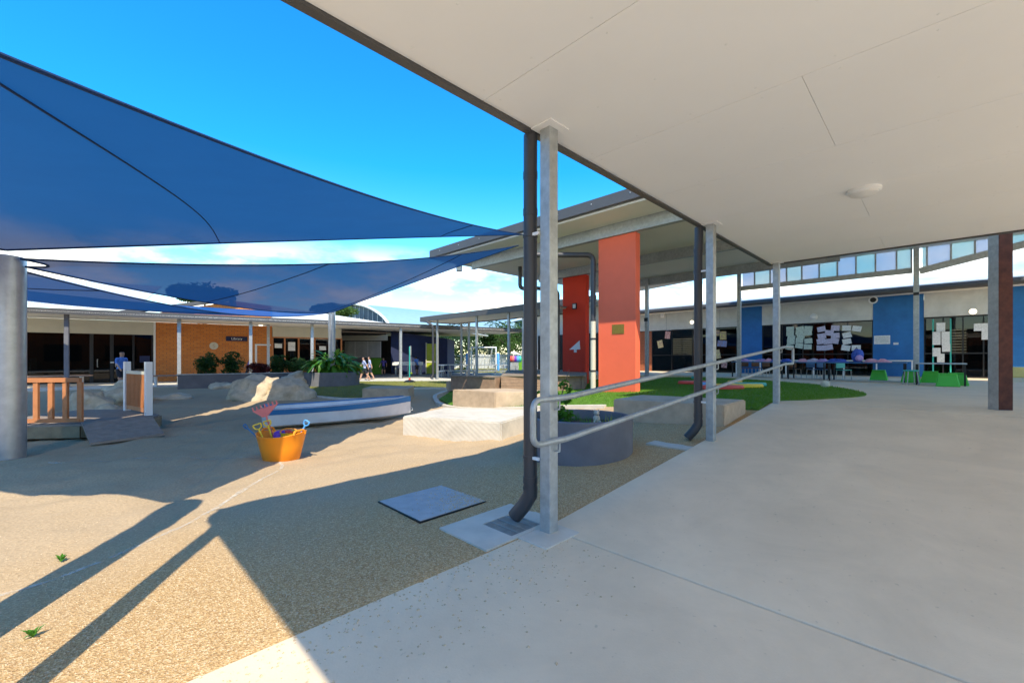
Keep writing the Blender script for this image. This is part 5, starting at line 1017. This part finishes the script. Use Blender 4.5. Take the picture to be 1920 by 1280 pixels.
toy_spade((.18,0,.2), (.34,-.02,.50), 'bluep', 'light blue toy spade with D grip leaning out at right')
toy_spade((-.15,-.05,.15), (-.26,-.1,.47), 'yellow', 'yellow toy spade with round grip at the left of the tub', wd=.09)
toy_spade((-.08,.0,.15), (-.18,-.02,.50), 'yellow', 'second yellow toy spade beside the rake', wd=.08)
toy_spade((-.2,-.02,.2), (-.47,-.02,.45), 'navyp', 'dull blue toy spade handle sticking out far left', wd=.03)
t = thing('toy_rake', tc_+Vector((-.1,.05,.2)), 'faded red toy rake standing head up in the tub', 'toy', 'sand toys in the orange tub'); m = MB(); a, b = tc_+Vector((-.1,.05,.15)), tc_+Vector((-.22,.02,.60)); m.tube([a,b], .012, 8); m.build('shaft', K['pinkp'], t)
m = MB(); e = Vector((.95,0,.3)).normalized(); q = b+Vector((.0,0,.0)); m.quadbox([q-e*.03-Vector((0,.01,.05)), q+e*.03-Vector((0,.01,.05)), q+e*.03+Vector((0,.01,-.05)), q-e*.03+Vector((0,.01,-.05)), q-e*.17-Vector((0,.01,-.07)), q+e*.17-Vector((0,.01,-.07)), q+e*.17+Vector((0,.01,.07)), q-e*.17+Vector((0,.01,.07))]); m.build('head', K['pinkp'], t)
for k in range(7): p = q+e*(-.16+.053*k)+Vector((0,0,.07)); m = MB(); m.beam(p, p+Vector((-.01,-.01,.045)), .014, .014); m.build('tine', K['pinkp'], t)
for k, (dx, dy, r, mt, lb) in enumerate(((-.02,.02,.09,'purple','purple sand mould lying in the tub'),(.04,.06,.08,'redp','red sand mould at the back of the tub'))):
    c = tc_+Vector((dx,dy,.32)); m = MB(); m.lathe(c, [(r,-.03),(r*.9,.03),(r*.55,.05),(.001,.055)], 14); o = m.build('sand_mould', K[mt], smooth=True); tag(o, lb, 'toy', 'sand toys in the orange tub'); 
c = tc_+Vector((.12,-.02,.33)); t = thing('toy_bucket', c, 'yellow toy bucket tipped in the tub', 'toy'); m = MB(); m.lathe(c, [(.10,-.04),(.115,.03),(.12,.035),(.105,.03),(.09,-.03)], 20); m.build('body', K['yellow'], t, smooth=True); m = MB(); m.tube([c+Vector((math.cos(k)*.115,-.02,.03+.05*math.sin(k))) for k in [i*.314 for i in range(11)]], .007, 6); m.build('handle', K['orange'], t)
# ================================================================ swing ball, ball, foam shapes on the lawn
c = gp(768, 718, .14); t = thing('swing_ball', c, 'teal swing ball pole on a black base on the dry lawn', 'swing ball set'); m = MB(); m.lathe(c, [(.28,0),(.28,.06),(.2,.12),(.05,.16)], 20); m.build('base', K['black'], t, smooth=True); m = MB(); m.tube([c+Vector((0,0,.1)), c+Vector((0,0,1.72))], .028, 10); m.build('pole', K['teal'], t); m = MB(); m.tube([c+Vector((.05,0,1.3)), c+Vector((.05,0,1.74))], .03, 8); m.build('spiral', K['galv'], t); m = MB(); m.tube([c+Vector((.04,0,1.7)), c+Vector((.08,0,.5))], .006, 4); m.build('cord', K['white'], t)
m = MB(); m.blob(c+Vector((.08,0,.46)), .055, 1, 0, 10, 12); m.build('ball', K['leafY'], t, smooth='all'); m = MB(); m.lathe(c, [(.05,.13),(.04,.26)], 8); m.build('collar', K['redp'], t)
c = gp(1547, 727, .5); m = MB(); m.blob(c+Vector((0,0,.10)), .105, 1, 0, 14, 18); o = m.build('ball', K['cream'], smooth='all'); tag(o, 'cream ball on the concrete by the lawn edge', 'ball')
for k, (px, py, L_, wd, ang, mt, lb) in enumerate(((1300,727,.5,.2,0,'redp','red foam shape left of the second downpipe'),(1318,732,.3,.18,.1,'bluep','blue foam block touching the red shape'),(1306,715,.22,.2,.4,'teal','teal foam piece farther back on the lawn'),(1378,729,.42,.22,0,'yellow','yellow foam block on the dark green lawn'),(1398,735,.62,.14,.05,'teal','long teal foam strip on the lawn'),(1380,738,.75,.14,0,'yellow','long yellow foam strip beside the teal one'),(1352,741,.6,.16,0,'redp','red foam strip nearest the sandstone block'))):
    c = gp(px, py, .33); c.z = zl(c.x, c.y)+.05; m = MB(); m.lathe(c, [(1,0),(1.02,.04),(.96,.10)], 20 if k not in (1,3) else 4, (L_, wd), ang + (0 if k not in (1,3) else .785)); tag(m.build('foam_shape', K[mt]), lb, 'foam toy', 'foam shapes on the lawn')
# ================================================================ concourse furniture
def table(px0, px1, py, s_, mt, lb, wd=.7, top=.62):
    d1, d0 = dpx(px0, s_), dpx(px1, s_); t = thing('school_table', sd(s_, (d0+d1)/2, ZF), lb, 'table', 'low tables on the concourse')
    m = MB(); m.sdbox(s_-wd, s_+wd, d0, d1, ZF+top, ZF+top+.035); m.build('tabletop', K[mt], t)
    for a in (s_-wd+.06, s_+wd-.06):
        for b in (d0+.06, d1-.06): m = MB(); m.sdbox(a-.03, a+.03, b-.03, b+.03, ZF, ZF+top); m.build('leg', K['black'], t)
table(1378, 1474, 681, 28.6, 'navyp', 'dark table farthest left on the concourse'); table(1481, 1552, 682, 27.9, 'navyp', 'dark table in the middle of the row'); table(1557, 1700, 682, 27.2, 'navyp', 'long dark table before the blue wall'); table(1716, 1812, 684, 25.6, 'galv', 'pale grey table beside the green stools')
d1, d0 = dpx(1380, 34.6), dpx(1715, 34.6); t = thing('wall_bench', sd(34.6, (d0+d1)/2, ZF), 'long pale shelf bench under the classroom windows', 'bench'); m = MB(); m.sdbox(34.2, 35.3, d0, d1, ZF+.66, ZF+.72); m.build('seat', K['offwhite'], t)
for i in range(7): q = d0+.1+(d1-d0-.2)*i/6; m = MB(); m.sdbox(34.3, 34.4, q-.03, q+.03, ZF, ZF+.66); m.build('leg', K['white'], t)
def hat(px, py, s_, mt, lb, k):
    y = s_/(1+(px-CX)/FPX); c = at(px, py, y); c.z = ZF+.655 if s_ < 30 else ZF+.72; t = thing('sun_hat', c, lb, 'hat', 'sun hats left on the tables'); m = MB(); m.lathe(c, [(.24,.0),(.25,.02),(.15,.05)], 18, (1,.9)); m.build('brim', K[mt], t, smooth=True); m = MB(); m.blob(c+Vector((0,0,.055)), (.16,.14,.065), k, .5, 8, 14); m.build('crown', K[mt], t, smooth='all')
for k, (px, mt, lb) in enumerate(((1398,'lilac','lilac sun hat alone on the left table'),(1426,'lilac','pale lilac sun hat next to the pink one'),(1441,'pink','salmon pink sun hat on the left table'),(1455,'bluecl','blue sun hat left of the ramp top post'),(1474,'bluecl','dark blue sun hat right of the ramp top post'),(1506,'pink','tall pink sun hat at the handrail end'),(1524,'paper2','white patterned sun hat on the middle table'),(1543,'lilac','purple sun hat beside the patterned one'),(1562,'bluecl','bright blue sun hat on the long table'),(1576,'bluecl','second blue sun hat near the backpack'),(1634,'pink','pink sun hat right of the backpack'),(1655,'pink','pink and black sun hat at the end of the long table'))): hat(px, 677, 28.6 if px < 1480 else 27.9 if px < 1555 else 27.2, mt, lb, k)
s_ = 27.4; y = s_/(1+(1608-CX)/FPX); c = at(1608, 677, y); c.z = ZF+.655; t = thing('backpack', c, 'bright blue patterned backpack standing on the long table', 'backpack'); m = MB(); m.blob(c+Vector((0,0,.22)), (.2,.13,.25), 3, .12, 12, 16); m.build('body', K['bluecl'], t, smooth='all'); m = MB(); m.blob(c+Vector((-.02,-.1,.14)), (.14,.07,.12), 5, .1, 8, 12); m.build('pocket', K['lilac'], t, smooth='all'); m = MB(); m.tube([c+Vector((-.05,.05,.44)), c+Vector((0,.05,.52)), c+Vector((.05,.05,.44))], .014, 6); m.build('handle', K['black'], t)
def chair(px, s_, mt, lb, name='school_chair', zf=None, pos=None):
    c = pos if pos else sd(s_, dpx(px, s_), ZF); t = thing(name, c, lb, 'chair', 'small chairs'); m = MB(); m.box(c.x-.17,c.x+.17,c.y-.17,c.y+.17,c.z+.34,c.z+.37); m.build('seat', K[mt], t, bevel=.01); m = MB(); m.box(c.x-.17,c.x+.17,c.y+.15,c.y+.18,c.z+.42,c.z+.66); m.build('backrest', K[mt], t, bevel=.01)
    for a in (-.15,.15):
        for b in (-.15,.15): m = MB(); m.tube([(c.x+a*1.1,c.y+b*1.1,c.z),(c.x+a,c.y+b,c.z+.34)], .014, 6); m.build('leg', K['galv'], t)
for px, s_, mt, lb in ((1400,29.6,'brownin','brown chair under the left end of the tables'),(1420,29.9,'brownin','brown chair second from the left under the table'),(1440,29.6,'brownin','brown chair beneath the pink hat'),(1490,29.2,'brownin','brown chair at the middle table'),(1525,29.0,'navyp','blue legged chair under the middle table'),(1545,28.9,'navyp','second blue legged chair under the middle table'),(1582,28.6,'teal','teal chair under the long table')): chair(px, s_, mt, lb)
for k, (px, s_, lb) in enumerate(((1648,29.0,'green stool box left of the tall post'),(1708,27.2,'green stool box behind the small stool'),(1745,27.6,'wide green stool box under the pale table'),(1777,24.4,'green stool box nearest the camera at the pale table'),(1794,25.6,'green stool box at the right end of the pale table'))):
    c = sd(s_, dpx(px, s_), ZF); t = thing('stool_box', c, lb, 'stool', 'green moulded stools'); m = MB(); a, b, h = .25, .18, .34; e, f = Vector(VD), Vector(UD)
    m.quadbox([c-e*a-f*a, c+e*a-f*a, c+e*a+f*a, c-e*a+f*a]+[p+Vector((0,0,h)) for p in (c-e*b-f*b, c+e*b-f*b, c+e*b+f*b, c-e*b+f*b)]); m.build('body', K['green'], t, bevel=.02); m = MB(); m.quadbox([p+Vector((0,0,h+.001)) for p in (c-e*b-f*b, c+e*b-f*b, c+e*b+f*b, c-e*b+f*b)]+[p+Vector((0,0,h+.03)) for p in (c-e*b-f*b, c+e*b-f*b, c+e*b+f*b, c-e*b+f*b)]); m.build('top', K['green'], t)
c = sd(25.0, dpx(1708, 25.0), ZF); t = thing('small_stool', c, 'little teal topped stool with steel legs by the tall post', 'stool'); m = MB(); m.lathe(c, [(.17,.40),(.18,.42),(.17,.44)], 20); m.build('seat', K['teal'], t)
for a in range(4): q = Vector((math.cos(a*1.57+.4)*.15, math.sin(a*1.57+.4)*.15, 0)); m = MB(); m.tube([c+q*1.3, c+q+Vector((0,0,.40))], .014, 6); m.build('leg', K['galv'], t)
c = sd(31.5, dpx(1912, 31.5), ZF); t = thing('yellow_bench', c, 'pale yellow padded bench at the right edge', 'bench'); m = MB(); m.sdbox(31.0,32.0,c.y-c.x-1.2,c.y-c.x+.35,ZF+.15,ZF+.5); m.build('cushion', K['ybench'], t, bevel=.03); m = MB(); m.sdbox(31.05,31.95,c.y-c.x-1.15,c.y-c.x+.3,ZF,ZF+.15); m.build('base', K['cream'], t)
# library interior furniture seen through the glass
for px, n_, lb in ((88,-1.2,'teal chair inside the library at left'),(112,-1.0,'teal chair inside behind the veranda post'),(143,-.8,'teal chair inside the library by the door'),(165,-1.1,'teal chair inside nearest the door frame')):
    tt = lpx(px, n_); p = lib(tt, n_, .16); chair(0, 0, 'teal', lb, 'library_chair', pos=p)
p = lib(lpx(55,-.9), -.9, .16); t = thing('book_stand', p, 'white book stand just inside the library glass', 'shelf'); 
for i in range(4): m = MB(); m.beam(p+Vector((-.25,0,.2+i*.25)), p+Vector((.15,0,.2+i*.25)), .25, .03); m.build('shelf', K['white'], t)
m = MB(); m.beam(p+Vector((.18,0,0)), p+Vector((.18,0,1.15)), .05, .25, up=(0,1,0)); m.build('upright', K['white'], t)
# ================================================================ people
def person(p, h, face, shirt, shorts, skin, lb, stride=.0, lean=0, arm=0.2):
    p = Vector(p); f = Vector((math.sin(face), math.cos(face), 0)); r = Vector((f.y, -f.x, 0)); up = Vector((0,0,1))
    V = []; E = []; RR = []
    def add(q, rad, par=None):
        V.append(q*h); RR.append(rad*h); i = len(V)-1
        if par is not None: E.append((par, i))
        return i
    ln = f*lean
    pel = add(up*.50, .078); wai = add(up*.60+ln*.3, .068, pel); che = add(up*.74+ln*.7, .08, wai); nk = add(up*.84+ln, .032, che); jaw = add(up*.885+ln*1.05+f*.012, .05, nk); hd_ = add(up*.945+ln*1.1, .062, jaw); tp = add(up*.985+ln*1.1, .04, hd_)
    for sg in (-1,1):
        sh = add(up*.80+ln*.85+r*sg*.115, .036, che); el = add(up*.66+ln*.6+r*sg*.15+f*arm*sg*.3, .026, sh); wr = add(up*.53+ln*.4+r*sg*.15+f*(.06+arm*sg*.8), .019, el); ha = add(up*.49+ln*.4+r*sg*.15+f*(.08+arm*sg*.9), .022, wr)
        for k in range(3): add(up*(.455+.004*k)+ln*.4+r*sg*(.15+(k-1)*.013)+f*(.09+arm*sg*.95), .006, ha)
        add(up*.475+ln*.4+r*sg*.128+f*(.1+arm*sg*.9), .007, ha)
        hp = add(up*.46+r*sg*.055, .062, pel); kn = add(up*.27+r*sg*.06+f*(stride*sg*.5+.02), .042, hp); an = add(up*.05+r*sg*.06+f*(stride*sg-.02), .026, kn); add(up*.02+r*sg*.065+f*(stride*sg+.08), .024, an)
    me = bpy.data.meshes.new('person'); me.from_pydata(V, E, []); o = bpy.data.objects.new('person', me); col.objects.link(o); bm = bmesh.new(); bm.from_mesh(me); ly = bm.verts.layers.skin.verify(); bm.verts.ensure_lookup_table()
    for i, v in enumerate(bm.verts): v[ly].radius = (RR[i], RR[i]*(.8 if i in (0,1,2) else 1)); v[ly].use_root = (i == 0)
    bm.to_mesh(me); bm.free(); o.modifiers.new('skin', 'SKIN'); sb = o.modifiers.new('sub', 'SUBSURF'); sb.levels = 2; sb.render_levels = 2
    dg = bpy.context.evaluated_depsgraph_get(); m2_ = bpy.data.meshes.new_from_object(o.evaluated_get(dg)); o.modifiers.clear(); o.data = m2_; m2_.materials.clear()
    for k in (skin, shirt, shorts, 'hair', 'black'): m2_.materials.append(K[k])
    for q in m2_.polygons:
        q.use_smooth = True; c = q.center/h; lat = abs((c-ln*c.z).dot(r)); z = c.z; i = 0
        if z > .955 or (z > .88 and (c-ln).dot(f) < .012): i = 3
        elif .52 < z < .835 and (lat < .115 or z > .665): i = 1
        elif .29 < z <= .52 and lat < .125: i = 2
        elif z < .035: i = 4
        q.material_index = i
    o.location = p; t = tag(o, lb, 'person')
    hp_ = up*.935+ln*1.1; m = MB()
    for sg in (-1,1): m.blob(p+(hp_+r*sg*.024+f*.056)*h, .008*h, 1, 0, 5, 6)
    m.build('eyes', K['black'], o); m = MB(); m.blob(p+(hp_+f*.066-up*.02)*h, .011*h, 1, 0, 5, 6); m.build('nose', K[skin], o, smooth='all')
p = gp(226, 727, .16); p.z = .16; person(p, 1.42, 1.9, 'shirtblue', 'shorts', 'skin', 'person in a blue shirt and dark shorts walking by the glass doors', .12, .05)
p = lib(lpx(465,1.6), 1.6, .16); person(p, 1.3, 1.2, 'shirtpurple', 'shorts', 'skind', 'person in dark clothes running along the brick wall', .22, .1, .3)
p = gp(684, 713, .17); p.z = .17; person(p, 1.22, -2.0, 'shirtpale', 'shorts', 'skin', 'person in a pale blue shirt striding beside the leafy planter', .2, .04, .25)
p = gp(694, 711, .17); p.z = .17; person(p, 1.25, -1.8, 'shirtpale', 'shorts', 'skin', 'person in a pale shirt walking just behind the first walker', .15, .03, .2)
person((fx(719,29), 29, .17), 1.2, 3.1, 'shirtpurple', 'shorts', 'skin', 'person in a purple shirt in the dark doorway', .05)
person((fx(782,29), 29, .18), 1.3, -.9, 'shirtblue', 'shorts', 'skind', 'person in a blue shirt bending at the wash trough', .03, .07, .3)
for k, px in enumerate((1268,1284)): c = sd(37.5, dpx(px, 37.5), ZF); person(c, 1.15, 3.3, 'shirtblue' if k == 0 else 'shirtpale', 'shorts', 'skin', ('person in a dark blue top inside the left classroom','person in a pale top at the desk inside the left classroom')[k], .02, .08)

# ================================================================ out-of-view buildings added so the window glass reflects something dark
for (x0, x1, y0, y1, lb) in ((-30, 34, -30, -22, 'long low unseen building added behind the camera to darken window reflections'), (-44, -35, -30, 4, 'long low unseen building added left of the sand to darken window reflections')):
    t = thing('reflected_building', ((x0+x1)/2, (y0+y1)/2, 0), lb, 'building'); m = MB(); m.box(x0, x1, y0, y1, -.3, 4.4); m.build('wall', K['brickR'], t)
    m = MB(); m.box(x0-1, x1+1, y0-1, y1+1, 4.402, 4.8); m.build('roof', K['fascia'], t); n_ = 12
    for i in range(n_):
        m = MB()
        if y1 < 0: a = x0+(x1-x0)*(i+.2)/n_; m.box(a, a+(x1-x0)*.6/n_, y1-.05, y1+.04, 1.0, 2.9)
        else: a = y0+(y1-y0)*(i+.2)/n_; m.box(x1-.05, x1+.04, a, a+(y1-y0)*.6/n_, 1.0, 2.9)
        m.build('window', K['black'], t)
